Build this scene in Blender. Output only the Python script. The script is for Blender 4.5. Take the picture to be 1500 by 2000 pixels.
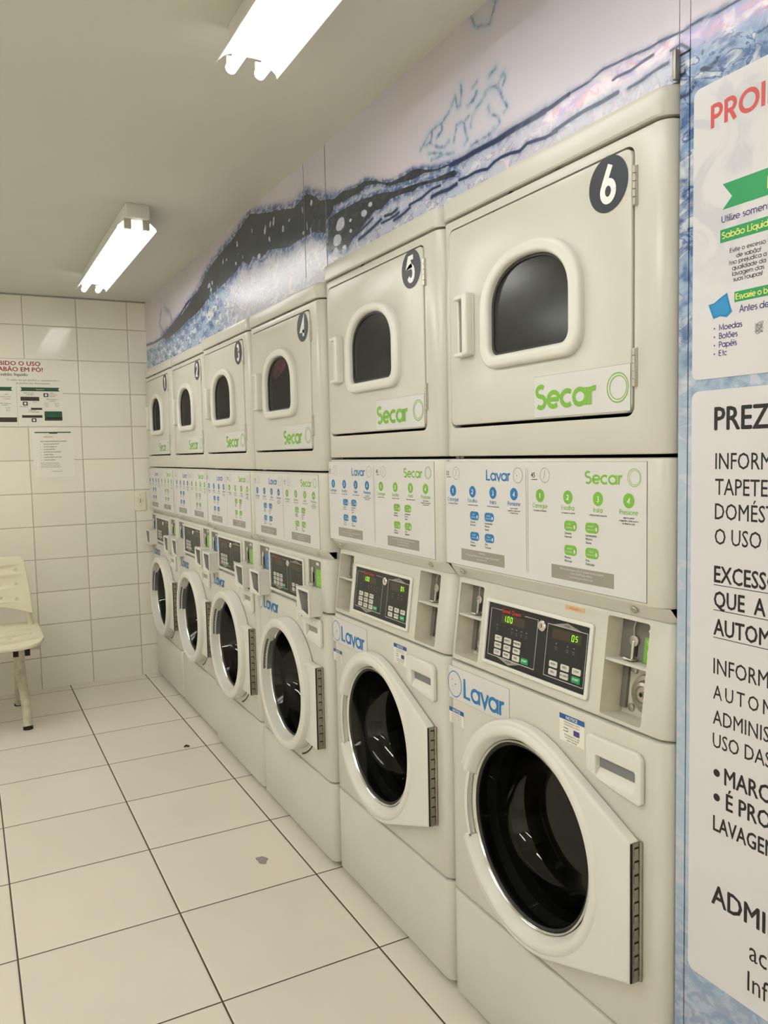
import bpy, bmesh, math, random
import numpy as np
from mathutils import Vector, Matrix
random.seed(7)
PI = math.pi
scene = bpy.context.scene
for o in list(bpy.data.objects):
    bpy.data.objects.remove(o)
C = scene.collection

# ------------------------------------------------------------------ camera
cam_d = bpy.data.cameras.new('camera')
cam = bpy.data.objects.new('camera', cam_d)
C.objects.link(cam)
R_ = Vector((0.88395117, -0.46708719, -0.02144484))
U_ = Vector((0.0535789, 0.05562204, 0.99701328))
F_ = Vector((0.46449933, 0.88246005, -0.07419318))
M = Matrix.Identity(4)
for i in range(3):
    M[i][0], M[i][1], M[i][2] = R_[i], U_[i], -F_[i]
M[0][3], M[1][3], M[2][3] = -1.0211737, -0.93734901, 1.36246471
cam.matrix_world = M
cam_d.sensor_fit = 'HORIZONTAL'
cam_d.sensor_width = 36.0
cam_d.lens = 1553.766 / 1500 * 36.0
cam_d.clip_start = 0.02
scene.camera = cam
# ------------------------------------------------------------------ light level
EXPOSURE = 0.0
TUBE_POWER = 8.6         # tubes of the row over the machines, set weaker
FILL_POWER = 36.0        # added fill lamps left of the frame, set stronger
scene.view_settings.view_transform = 'Standard'
scene.view_settings.look = 'None'
scene.view_settings.gamma = 1.0
scene.view_settings.use_curve_mapping = False
scene.view_settings.exposure = EXPOSURE
w = bpy.data.worlds.new('world')
scene.world = w
w.use_nodes = True
w.node_tree.nodes['Background'].inputs[0].default_value = (0.9, 0.92, 0.85, 1)
w.node_tree.nodes['Background'].inputs[1].default_value = 0.02

# ------------------------------------------------------------------ constants
PITCH, UW = 0.689, 0.686
YB = 4.146            # far tiled wall
H = 2.318             # ceiling
XM = 0.02             # mural wall plane
XL = -3.3            # wall on the left, out of frame
YN = -3.1             # wall behind the photographer

# ------------------------------------------------------------------ materials
def srgb(r, g, b):
    f = lambda c: (c/255/12.92) if c/255 <= 0.04045 else ((c/255+0.055)/1.055)**2.4
    return (f(r), f(g), f(b), 1)
MATS = {}
def new_mat(name):
    m = bpy.data.materials.new(name)
    m.use_nodes = True
    nt = m.node_tree
    nt.nodes.clear()
    out = nt.nodes.new('ShaderNodeOutputMaterial')
    MATS[name] = m
    return m, nt, out
class G:
    """small node graph helper"""
    def __init__(s, nt): s.nt = nt
    def n(s, t, **kw):
        x = s.nt.nodes.new('ShaderNode'+t)
        for k, v in kw.items():
            if k.startswith('i_'):
                x.inputs[int(k[2:])].default_value = v
            else: setattr(x, k, v)
        return x
    def l(s, a, b): s.nt.links.new(a, b)
    def val(s, sock, v):
        if hasattr(v, 'is_linked') or isinstance(v, bpy.types.NodeSocket): s.l(v, sock)
        else: sock.default_value = v
    def math(s, op, a, b=0.0, c=None, clamp=False):
        x = s.n('Math', operation=op, use_clamp=clamp)
        s.val(x.inputs[0], a); s.val(x.inputs[1], b)
        if c is not None: s.val(x.inputs[2], c)
        return x.outputs[0]
    def mix(s, f, a, b):
        x = s.n('Mix', data_type='RGBA')
        s.val(x.inputs[0], f); s.val(x.inputs[6], a); s.val(x.inputs[7], b)
        return x.outputs[2]
    def ramp(s, f, lo, hi):
        x = s.n('MapRange', interpolation_type='SMOOTHSTEP')
        s.val(x.inputs[0], f); x.inputs[1].default_value = lo; x.inputs[2].default_value = hi
        return x.outputs[0]
    def noise(s, vec, scale, detail=2, dist=0.0, rough=0.5):
        x = s.n('TexNoise')
        if vec is not None: s.l(vec, x.inputs['Vector'])
        x.inputs['Scale'].default_value = scale
        x.inputs['Detail'].default_value = detail
        x.inputs['Distortion'].default_value = dist
        x.inputs['Roughness'].default_value = rough
        return x
    def pos(s):
        return s.n('NewGeometry').outputs['Position']
    def mapping(s, vec, scale):
        x = s.n('Mapping'); s.l(vec, x.inputs[0]); x.inputs['Scale'].default_value = scale
        return x.outputs[0]
def mat(name, col, rough=0.5, metal=0.0, vary=0.05, vscale=6.0, bump=0.0, bscale=40.0, spec=0.5, coat=0.0, emis=None, estr=0.0):
    m, nt, out = new_mat(name)
    g = G(nt)
    p = g.n('BsdfPrincipled')
    nz = g.noise(g.n('TexCoord').outputs['Object'], vscale, 3)
    a = tuple(min(1, c*(1+vary)) for c in col[:3])+(1,)
    b = tuple(c*(1-vary) for c in col[:3])+(1,)
    g.l(g.mix(g.ramp(nz.outputs[0], 0.3, 0.7), b, a), p.inputs['Base Color'])
    p.inputs['Roughness'].default_value = rough
    p.inputs['Metallic'].default_value = metal
    p.inputs['Specular IOR Level'].default_value = spec
    p.inputs['Coat Weight'].default_value = coat
    if bump > 0:
        nb = g.noise(g.n('TexCoord').outputs['Object'], bscale, 2)
        bp = g.n('Bump'); bp.inputs['Strength'].default_value = bump; bp.inputs['Distance'].default_value = 0.002
        g.l(nb.outputs[0], bp.inputs['Height']); g.l(bp.outputs[0], p.inputs['Normal'])
    if emis:
        p.inputs['Emission Color'].default_value = emis; p.inputs['Emission Strength'].default_value = estr
    g.l(p.outputs[0], out.inputs[0])
    return m
WHITE = mat('enamel_white', srgb(207, 204, 193), 0.28, vary=0.015, bump=0.02, bscale=8)
WHITE2 = mat('plastic_white', srgb(222, 220, 211), 0.33, vary=0.01)
GAP = mat('shadow_gap_rubber', srgb(60, 58, 50), 0.8)
STICK = mat('sticker_grey_white', srgb(214, 212, 210), 0.4, vary=0.01)
STICKE = mat('sticker_edge', srgb(120, 118, 112), 0.5)
BLUE = mat('print_blue', srgb(28, 116, 178), 0.4)
GREEN = mat('print_green', srgb(120, 178, 62), 0.4)
DARK = mat('print_navy_grey', srgb(52, 56, 66), 0.4)
BLACK = mat('print_black', srgb(26, 24, 26), 0.5)
PALE = mat('print_white', srgb(240, 240, 238), 0.4, vary=0.0)
GREYB = mat('print_bar_and_shade_grey', srgb(150, 144, 134), 0.4)
PANELB = mat('membrane_black', srgb(22, 27, 29), 0.35)
DISP = mat('display_dark', srgb(62, 52, 40), 0.3)
LCD = mat('display_digits', srgb(120, 200, 30), 0.5, emis=srgb(150, 235, 30), estr=1.0)
REDP = mat('print_red', srgb(196, 52, 40), 0.4)
KEYG = mat('key_green', srgb(20, 145, 85), 0.4)
KEYW = mat('key_white', srgb(212, 208, 198), 0.4)
CHROME = mat('chrome', (0.75, 0.74, 0.7, 1), 0.18, 1.0)
STEEL = mat('brushed_steel', (0.52, 0.49, 0.44, 1), 0.38, 1.0, vary=0.1)
HINGE = mat('hinge_steel', (0.36, 0.33, 0.28, 1), 0.42, 1.0, vary=0.15)
HOLE = mat('hole_black', srgb(14, 13, 12), 0.7)
PLATEG = mat('coin_plate_grey', srgb(112, 110, 104), 0.45)
LATCHG = mat('latch_and_shade_grey', srgb(120, 122, 122), 0.4)
RECESS = mat('recess_plastic', srgb(206, 200, 184), 0.5, vary=0.06, vscale=25)
RUBBER = mat('door_rubber_grey', srgb(52, 52, 50), 0.5)
DRUM = mat('drum_dark', srgb(84, 82, 76), 0.35, 0.6, vary=0.15, vscale=20)
DRUMB = mat('drum_back', srgb(128, 128, 118), 0.4, 0.4, vary=0.1)
BOWL = mat('bowl_dark', srgb(30, 31, 30), 0.08, vary=0.1)
ORANGE = mat('print_orange', srgb(214, 178, 130), 0.5)
PURPLE = mat('print_purple', srgb(70, 55, 130), 0.5)
NAVY = mat('print_navy', srgb(52, 42, 110), 0.5)
SIGNG = mat('print_sign_green', srgb(24, 148, 86), 0.4)
SIGNY = mat('print_yellow', srgb(222, 224, 110), 0.4)
SIGNR = mat('print_sign_red', srgb(202, 78, 72), 0.4)
CYAN = mat('print_pocket_blue', srgb(32, 140, 198), 0.4)
DGREEN = mat('print_dark_green', srgb(28, 82, 56), 0.4)
OLIVE = mat('print_olive_brown', srgb(58, 46, 34), 0.4)
PINK = mat('cloth_pink', srgb(240, 120, 140), 0.9, bump=0.6, bscale=60)
CHAIRW = mat('chair_plastic', srgb(222, 216, 190), 0.4, vary=0.03)
CHAIRM = mat('chair_tube', srgb(196, 190, 168), 0.4, vary=0.14, vscale=30)
FIXW = mat('fixture_enamel', srgb(225, 225, 215), 0.4)
SOCK = mat('lamp_socket', srgb(190, 180, 165), 0.5)
PAPER = mat('paper_white', srgb(234, 230, 219), 0.5, vary=0.01)

def glass_mat(name, tint, rough, base=0.05, boost=1.0):
    m, nt, out = new_mat(name); g = G(nt)
    tr = g.n('BsdfTransparent'); tr.inputs[0].default_value = tint
    gl = g.n('BsdfGlossy'); gl.inputs[0].default_value = (0.9, 0.9, 0.88, 1); gl.inputs[1].default_value = rough
    lw = g.n('LayerWeight'); lw.inputs[0].default_value = 0.25
    f = g.math('ADD', g.math('MULTIPLY', lw.outputs[0], boost), base, clamp=True)
    mx = g.n('MixShader'); g.l(f, mx.inputs[0]); g.l(tr.outputs[0], mx.inputs[1]); g.l(gl.outputs[0], mx.inputs[2])
    g.l(mx.outputs[0], out.inputs[0])
    return m
m, nt, out = new_mat('dryer_glass'); g = G(nt)
tr = g.n('BsdfTransparent'); tr.inputs[0].default_value = (.74, .74, .72, 1); df = g.n('BsdfDiffuse'); df.inputs[0].default_value = (.085, .088, .08, 1)
gl = g.n('BsdfGlossy'); gl.inputs[0].default_value = (.9, .9, .9, 1); gl.inputs[1].default_value = .16
m1 = g.n('MixShader'); m1.inputs[0].default_value = .36; g.l(tr.outputs[0], m1.inputs[1]); g.l(df.outputs[0], m1.inputs[2])
m2 = g.n('MixShader'); m2.inputs[0].default_value = .035; g.l(m1.outputs[0], m2.inputs[1]); g.l(gl.outputs[0], m2.inputs[2]); g.l(m2.outputs[0], out.inputs[0]); GLASSD = m
GLASSW = glass_mat('washer_glass', (0.34, 0.36, 0.33, 1), 0.03, 0.03, 0.35)

m, nt, out = new_mat('fluorescent_tube'); g = G(nt)
e = g.n('Emission'); e.inputs[0].default_value = (0.99, 1.0, 0.985, 1); e.inputs[1].default_value = TUBE_POWER
g.l(e.outputs[0], out.inputs[0]); TUBE = m
m, nt, out = new_mat('fluorescent_tube_fill'); g = G(nt)
e = g.n('Emission'); e.inputs[0].default_value = (0.99, 1.0, 0.95, 1); e.inputs[1].default_value = FILL_POWER
g.l(e.outputs[0], out.inputs[0]); TUBE_FILL = m

def tile_mat(name, axes, size, off, gw, base, grout, rough, wav, wscale):
    """square/rect tiles from world position; axes are component indexes"""
    m, nt, out = new_mat(name); g = G(nt)
    P = g.pos(); sp = g.n('SeparateXYZ'); g.l(P, sp.inputs[0])
    ms = []; ids = []
    for k in range(2):
        t = g.math('DIVIDE', g.math('SUBTRACT', sp.outputs[axes[k]], off[k]), size[k])
        ids.append(g.math('FLOOR', t))
        fr = g.math('SUBTRACT', t, ids[-1])
        d = g.math('MULTIPLY', g.math('MINIMUM', fr, g.math('SUBTRACT', 1.0, fr)), size[k])
        ms.append(d)
    dmin = g.math('MINIMUM', ms[0], ms[1])
    mask = g.ramp(dmin, gw*0.5, gw*0.5+0.0012)
    cx = g.n('CombineXYZ'); g.l(ids[0], cx.inputs[0]); g.l(ids[1], cx.inputs[1])
    wn = g.n('TexWhiteNoise'); g.l(cx.outputs[0], wn.inputs[0])
    nz = g.noise(P, 2.2, 4)
    tone = g.math('ADD', g.math('MULTIPLY', wn.outputs[0], 0.35), g.math('MULTIPLY', nz.outputs[0], 0.65))
    b1 = tuple(c*0.965 for c in base[:3])+(1,)
    b2 = tuple(min(1, c*1.035) for c in base[:3])+(1,)
    col = g.mix(g.ramp(tone, 0.25, 0.75), b1, b2)
    col = g.mix(mask, grout, col)
    p = g.n('BsdfPrincipled'); g.l(col, p.inputs['Base Color'])
    g.l(g.math('MULTIPLY_ADD', mask, rough-0.75, 0.75), p.inputs['Roughness'])
    wv = g.noise(P, wscale, 1)
    hgt = g.math('ADD', g.math('MULTIPLY', wv.outputs[0], wav), g.math('MULTIPLY', g.ramp(dmin, 0.0, gw+0.004), 0.0012))
    bp = g.n('Bump'); bp.inputs['Strength'].default_value = 1.0; bp.inputs['Distance'].default_value = 1.0
    g.l(hgt, bp.inputs['Height']); g.l(bp.outputs[0], p.inputs['Normal'])
    g.l(p.outputs[0], out.inputs[0])
    return m
FLOORM = tile_mat('floor_tiles', (0, 1), (0.4427, 0.4428), (-0.0759, 0.9423), 0.0035, srgb(230, 222, 209), srgb(70, 58, 44), 0.32, 0.0006, 5.0)
WALLM = tile_mat('wall_tiles', (0, 2), (0.2925, 0.1956), (-0.0895, 0.188), 0.0035, srgb(238, 232, 219), srgb(180, 172, 154), 0.10, 0.0016, 9.0)
PLASTER = mat('ceiling_paint', srgb(218, 216, 206), 0.75, vary=0.02, vscale=1.5, bump=0.05)

# mural: printed water picture; masks stored per point, colours and ripples made in nodes
m, nt, out = new_mat('mural_print'); g = G(nt)
P = g.pos()
at = g.n('Attribute', attribute_name='water'); sc = g.n('SeparateColor'); g.l(at.outputs[0], sc.inputs[0])
at2 = g.n('Attribute', attribute_name='streak'); sc2 = g.n('SeparateColor'); g.l(at2.outputs[0], sc2.inputs[0])
Dm, Em, Tm = sc.outputs; Pm, Sm, Lm = sc2.outputs
bigv = g.mapping(P, (1, 1, 1.6))
n1 = g.noise(bigv, 15.0, 3, 1.4, 0.5)
n2 = g.noise(bigv, 34.0, 3, 1.0)
n3 = g.noise(P, 2.0, 2)
bg = g.mix(g.ramp(n3.outputs[0], 0.3, 0.7), srgb(204, 200, 210), srgb(214, 204, 214))
ripA = g.ramp(g.math('ABSOLUTE', g.math('SUBTRACT', n1.outputs[0], 0.47)), 0.0, 0.035)
wl = g.mix(g.ramp(n1.outputs[0], 0.42, 0.56), srgb(222, 226, 232), srgb(150, 178, 212))
wl = g.mix(ripA, srgb(60, 96, 150), wl)
wl = g.mix(g.ramp(n2.outputs[0], 0.60, 0.65), wl, srgb(48, 74, 120))
c = g.mix(Tm, bg, wl)
c = g.mix(g.math('MULTIPLY', Lm, g.math('ADD', g.math('MULTIPLY', g.ramp(n1.outputs[0], 0.40, 0.52), .5), .5)), c, srgb(176, 194, 212))
pk = g.mix(g.ramp(n1.outputs[0], 0.45, 0.6), srgb(240, 222, 232), srgb(190, 170, 214))
pk = g.mix(g.ramp(n2.outputs[0], 0.52, 0.66), pk, srgb(232, 180, 190))
c = g.mix(Pm, c, pk)  # pink-white streak: lamp reflection painted into the mural colour
em = g.math('MULTIPLY', Em, g.math('ADD', g.math('MULTIPLY', g.ramp(n2.outputs[0], 0.35, 0.6), 0.6), 0.4))
c = g.mix(em, c, srgb(58, 92, 142))
ds = g.ramp(g.math('ADD', Dm, g.math('MULTIPLY', g.math('SUBTRACT', n2.outputs[0], 0.5), 0.5)), 0.42, 0.58)
sl = g.mix(g.ramp(n1.outputs[0], 0.45, 0.62), srgb(40, 48, 60), srgb(62, 68, 72))
c = g.mix(ds, c, sl)
c = g.mix(g.ramp(Sm, 0.2, 0.75), c, srgb(34, 50, 86))
p = g.n('BsdfPrincipled'); g.l(c, p.inputs['Base Color']); p.inputs['Roughness'].default_value = 0.24
nb = g.noise(P, 30.0, 3); bp = g.n('Bump'); bp.inputs['Strength'].default_value = 0.25; bp.inputs['Distance'].default_value = 0.004
g.l(nb.outputs[0], bp.inputs['Height']); g.l(bp.outputs[0], p.inputs['Normal'])
g.l(p.outputs[0], out.inputs[0]); MURAL = m

m, nt, out = new_mat('poster_print'); g = G(nt)
P = g.pos(); n1 = g.noise(P, 9.0, 5, 1.5); n2 = g.noise(P, 2.0, 2)
sp = g.n('SeparateXYZ'); g.l(P, sp.inputs[0])
k = g.math('MULTIPLY', g.ramp(n1.outputs[0], 0.5, 0.62), g.math('MULTIPLY', g.ramp(sp.outputs[2], 1.5, 1.75), 0.6))
c = g.mix(k, srgb(216, 213, 216), srgb(190, 190, 198))
p = g.n('BsdfPrincipled'); g.l(c, p.inputs['Base Color']); p.inputs['Roughness'].default_value = 0.3
g.l(p.outputs[0], out.inputs[0]); POSTER = m

# ------------------------------------------------------------------ mesh building
class Frame:
    def __init__(s, O, A, B, Cc): s.O, s.A, s.B, s.C = Vector(O), Vector(A), Vector(B), Vector(Cc)
    def __call__(s, a, b, c): return s.O + s.A*a + s.B*b + s.C*c
    def sh(s, c): return Frame(s.O + s.C*c, s.A, s.B, s.C)
FRONT = Frame((0, 0, 0), (0, -1, 0), (0, 0, 1), (-1, 0, 0))     # machine fronts; a = -y
BACKF = Frame((0, YB, 0), (1, 0, 0), (0, 0, 1), (0, -1, 0))     # far wall; a = x
XYZ = Frame((0, 0, 0), (1, 0, 0), (0, 1, 0), (0, 0, 1))

def rrect(a0, a1, b0, b1, r, n=5):
    """rounded rectangle; r may be a 4 tuple bl, br, tr, tl"""
    if not isinstance(r, (tuple, list)): r = (r,)*4
    pts = []
    for (cx, cy, q, rr) in ((a0+r[0], b0+r[0], 180, r[0]), (a1-r[1], b0+r[1], 270, r[1]), (a1-r[2], b1-r[2], 0, r[2]), (a0+r[3], b1-r[3], 90, r[3])):
        if rr <= 1e-6: pts.append((cx, cy)); continue
        for k in range(n+1):
            t = math.radians(q+90*k/n); pts.append((cx+rr*math.cos(t), cy+rr*math.sin(t)))
    return pts
def circ(a, b, r, n=40, rb=None, t0=0, t1=360):
    rb = r if rb is None else rb
    full = abs(t1-t0) >= 360
    return [(a+r*math.cos(math.radians(t0+(t1-t0)*k/n)), b+rb*math.sin(math.radians(t0+(t1-t0)*k/n))) for k in range(n if full else n+1)]
def ymir(pts): return [(-a, b) for a, b in pts]
def dshape(cy, hw, z0, z1, zs, rc):
    """arched window outline given in (y, z), returned with a = -y"""
    pts = [(cy-hw+rc, z0), (cy+hw-rc, z0)]
    pts = []
    for k in range(7):
        t = math.radians(180+90*k/6); pts.append((cy-hw+rc+rc*math.cos(t), z0+rc+rc*math.sin(t)))
    for k in range(7):
        t = math.radians(270+90*k/6); pts.append((cy+hw-rc+rc*math.cos(t), z0+rc+rc*math.sin(t)))
    for k in range(25):
        t = math.radians(180*k/24)
        pts.append((cy+hw*math.copysign(abs(math.cos(t))**0.88, math.cos(t)), zs+(z1-zs)*math.sin(t)**0.88 if 0 < k < 24 else zs))
    return ymir(pts)

_tcache = {}
def curve_mesh(cu):
    o = bpy.data.objects.new('tmp', cu)
    me = o.to_mesh()
    v = [tuple(x.co) for x in me.vertices]; f = [tuple(p.vertices) for p in me.polygons]
    o.to_mesh_clear(); bpy.data.objects.remove(o)
    return v, f
def text_geo(s, bold=0.0, spacing=1.0):
    key = (s, bold, spacing)
    if key not in _tcache:
        cu = bpy.data.curves.new('t', 'FONT'); cu.body = s; cu.resolution_u = 2; cu.offset = bold; cu.space_character = spacing
        _tcache[key] = curve_mesh(cu); bpy.data.curves.remove(cu)
    return _tcache[key]
_v, _ = text_geo('H'); CAPH = max(p[1] for p in _v)

class MB:
    def __init__(s): s.v = []; s.f = []; s.m = []; s.mats = []; s.eps = 0
    def mi(s, m):
        if m not in s.mats: s.mats.append(m)
        return s.mats.index(m)
    def add(s, vs, fs, m, fr=XYZ):
        o = len(s.v); s.v += [tuple(fr(*p)) for p in vs]; s.f += [tuple(i+o for i in q) for q in fs]; s.m += [s.mi(m)]*len(fs)
        return s
    def shape(s, loops, depth, fr, m, c0=0.0, bevel=0.0, bres=2):
        cu = bpy.data.curves.new('c', 'CURVE'); cu.dimensions = '2D'; cu.fill_mode = 'BOTH' if depth > 0 else 'FRONT'
        if depth > 0:
            cu.extrude = max(depth/2-bevel, 0.0); cu.bevel_depth = bevel; cu.bevel_resolution = bres; cu.offset = -bevel
        for L in loops:
            sp = cu.splines.new('POLY'); sp.points.add(len(L)-1); sp.use_cyclic_u = True
            for i, (a, b) in enumerate(L): sp.points[i].co = (a, b, 0, 1)
        v, f = curve_mesh(cu); bpy.data.curves.remove(cu)
        s.add([(a, b, c+depth/2+c0) for a, b, c in v], f, m, fr); return s
    def box(s, a0, a1, b0, b1, c0, c1, m, fr=XYZ, bevel=0.0, seg=2):
        bm = bmesh.new(); bmesh.ops.create_cube(bm, size=1)
        for q in bm.verts: q.co = ((a0+a1)/2+q.co.x*(a1-a0), (b0+b1)/2+q.co.y*(b1-b0), (c0+c1)/2+q.co.z*(c1-c0))
        if bevel > 0: bmesh.ops.bevel(bm, geom=bm.edges[:], offset=bevel, segments=seg, affect='EDGES', profile=0.5)
        bm.verts.index_update()
        s.add([tuple(q.co) for q in bm.verts], [tuple(x.index for x in f.verts) for f in bm.faces], m, fr); bm.free(); return s
    def lathe(s, prof, a, b, fr, m, seg=64, t0=0, t1=360, rb=1.0):
        vs = []; fs = []; full = abs(t1-t0) >= 360; n = seg if full else seg+1
        for k in range(n):
            t = math.radians(t0+(t1-t0)*k/seg)
            for r, c in prof: vs.append((a+r*math.cos(t), b+r*rb*math.sin(t), c))
        L = len(prof)
        for k in range(seg):
            k2 = (k+1) % n
            for j in range(L-1):
                fs.append((k*L+j, k2*L+j, k2*L+j+1, k*L+j+1))
        s.add(vs, fs, m, fr); return s
    def tube(s, pts, r, m, n=12, fr=XYZ):
        pts = [Vector(p) for p in pts]; rs = r if isinstance(r, (list, tuple)) else [r]*len(pts)
        vs = []; fs = []; up = Vector((0, 0, 1)); N = None
        for i, p in enumerate(pts):
            T = (pts[min(i+1, len(pts)-1)]-pts[max(i-1, 0)]).normalized()
            if N is None: N = T.cross(up if abs(T.z) < .9 else Vector((1, 0, 0))).normalized()
            else: N = (N-T*N.dot(T)).normalized()
            Bn = T.cross(N)
            for k in range(n):
                t = 2*PI*k/n; vs.append(tuple(p+(N*math.cos(t)+Bn*math.sin(t))*rs[i]))
        for i in range(len(pts)-1):
            for k in range(n): fs.append((i*n+k, i*n+(k+1) % n, (i+1)*n+(k+1) % n, (i+1)*n+k))
        fs.append(tuple(range(n-1, -1, -1))); fs.append(tuple((len(pts)-1)*n+k for k in range(n)))
        s.add(vs, fs, m, fr); return s
    def ribbon(s, pts, w_, fr, m, c0, closed=False):
        s.eps += 1; c = c0+(s.eps % 9)*2e-5; n = len(pts); vs = []; fs = []
        for i in range(n):
            a = pts[(i-1) % n] if (closed or i > 0) else pts[i]; b = pts[(i+1) % n] if (closed or i < n-1) else pts[i]
            dx, dy = b[0]-a[0], b[1]-a[1]; L = math.hypot(dx, dy) or 1; nx, ny = -dy/L*w_/2, dx/L*w_/2
            if 0 < i < n-1 or closed:     # miter
                p = pts[i]; q = pts[(i-1) % n]; r = pts[(i+1) % n]
                d1 = math.atan2(p[1]-q[1], p[0]-q[0]); d2 = math.atan2(r[1]-p[1], r[0]-p[0]); h = math.cos((d2-d1)/2)
                k = 1/max(0.35, abs(h)); nx *= k; ny *= k
            vs += [(pts[i][0]+nx, pts[i][1]+ny, c), (pts[i][0]-nx, pts[i][1]-ny, c)]
        for i in range(n if closed else n-1):
            j = (i+1) % n; fs.append((2*i, 2*i+1, 2*j+1, 2*j))
        s.add(vs, fs, m, fr); return s
    def flat(s, pts, fr, m, c0):
        s.add([(a, b, c0) for a, b in pts], [tuple(range(len(pts)))], m, fr); return s
    def text(s, body, a, b, h, fr, m, c0, align='L', bold=0.0, xs=1.0, spacing=1.0):
        v, f = text_geo(body, 0.0, spacing)
        if not v: return s
        if bold > 0:
            for q_, (ox, oy) in enumerate(((-.7, 0), (.7, 0), (0, .5), (0, -.5))):
                s.text(body, a+ox*bold*h*1.4*xs, b+oy*bold*h*1.4, h, fr, m, c0+1e-5*(q_+1), align, 0.0, xs, spacing)
        k = h/CAPH; x0 = min(p[0] for p in v); x1 = max(p[0] for p in v)
        o = {'L': x0, 'C': (x0+x1)/2, 'R': x1}[align]
        s.add([(a+(p[0]-o)*k*xs, b+p[1]*k, c0) for p in v], f, m, fr); return s
    def geo(s, body, a, b, h, fr, m, c0, t=0.13, align='L', xs=1.0, gap=0.0):
        """geometric round lettering drawn as strokes, cap height h"""
        wd = sum(GLYPH.get(ch, ([], .4))[1]+gap for ch in body)
        x = {'L': 0, 'C': -wd/2, 'R': -wd}[align]
        for ch in body:
            st, adv = GLYPH.get(ch, ([], .4))
            for q in st: s.ribbon([(a+(px+x)*h*xs, b+py*h) for px, py in q], t*h, fr, m, c0)
            x += adv+gap
        return s
    def build(s, name, parent=None, loc=(0, 0, 0), smooth=35, **props):
        me = bpy.data.meshes.new(name); me.from_pydata(s.v, [], s.f)
        for q in s.mats: me.materials.append(q)
        me.polygons.foreach_set('material_index', s.m)
        me.update()
        if smooth:
            bm = bmesh.new(); bm.from_mesh(me); bmesh.ops.remove_doubles(bm, verts=bm.verts, dist=1e-5)
            bmesh.ops.recalc_face_normals(bm, faces=bm.faces); bm.to_mesh(me); bm.free()
            me.polygons.foreach_set('use_smooth', [True]*len(me.polygons))
            me.set_sharp_from_angle(angle=math.radians(smooth))
        o = bpy.data.objects.new(name, me); C.objects.link(o); o.location = loc
        if parent: o.parent = parent
        for k, v in props.items(): o[k] = v
        return o

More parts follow.
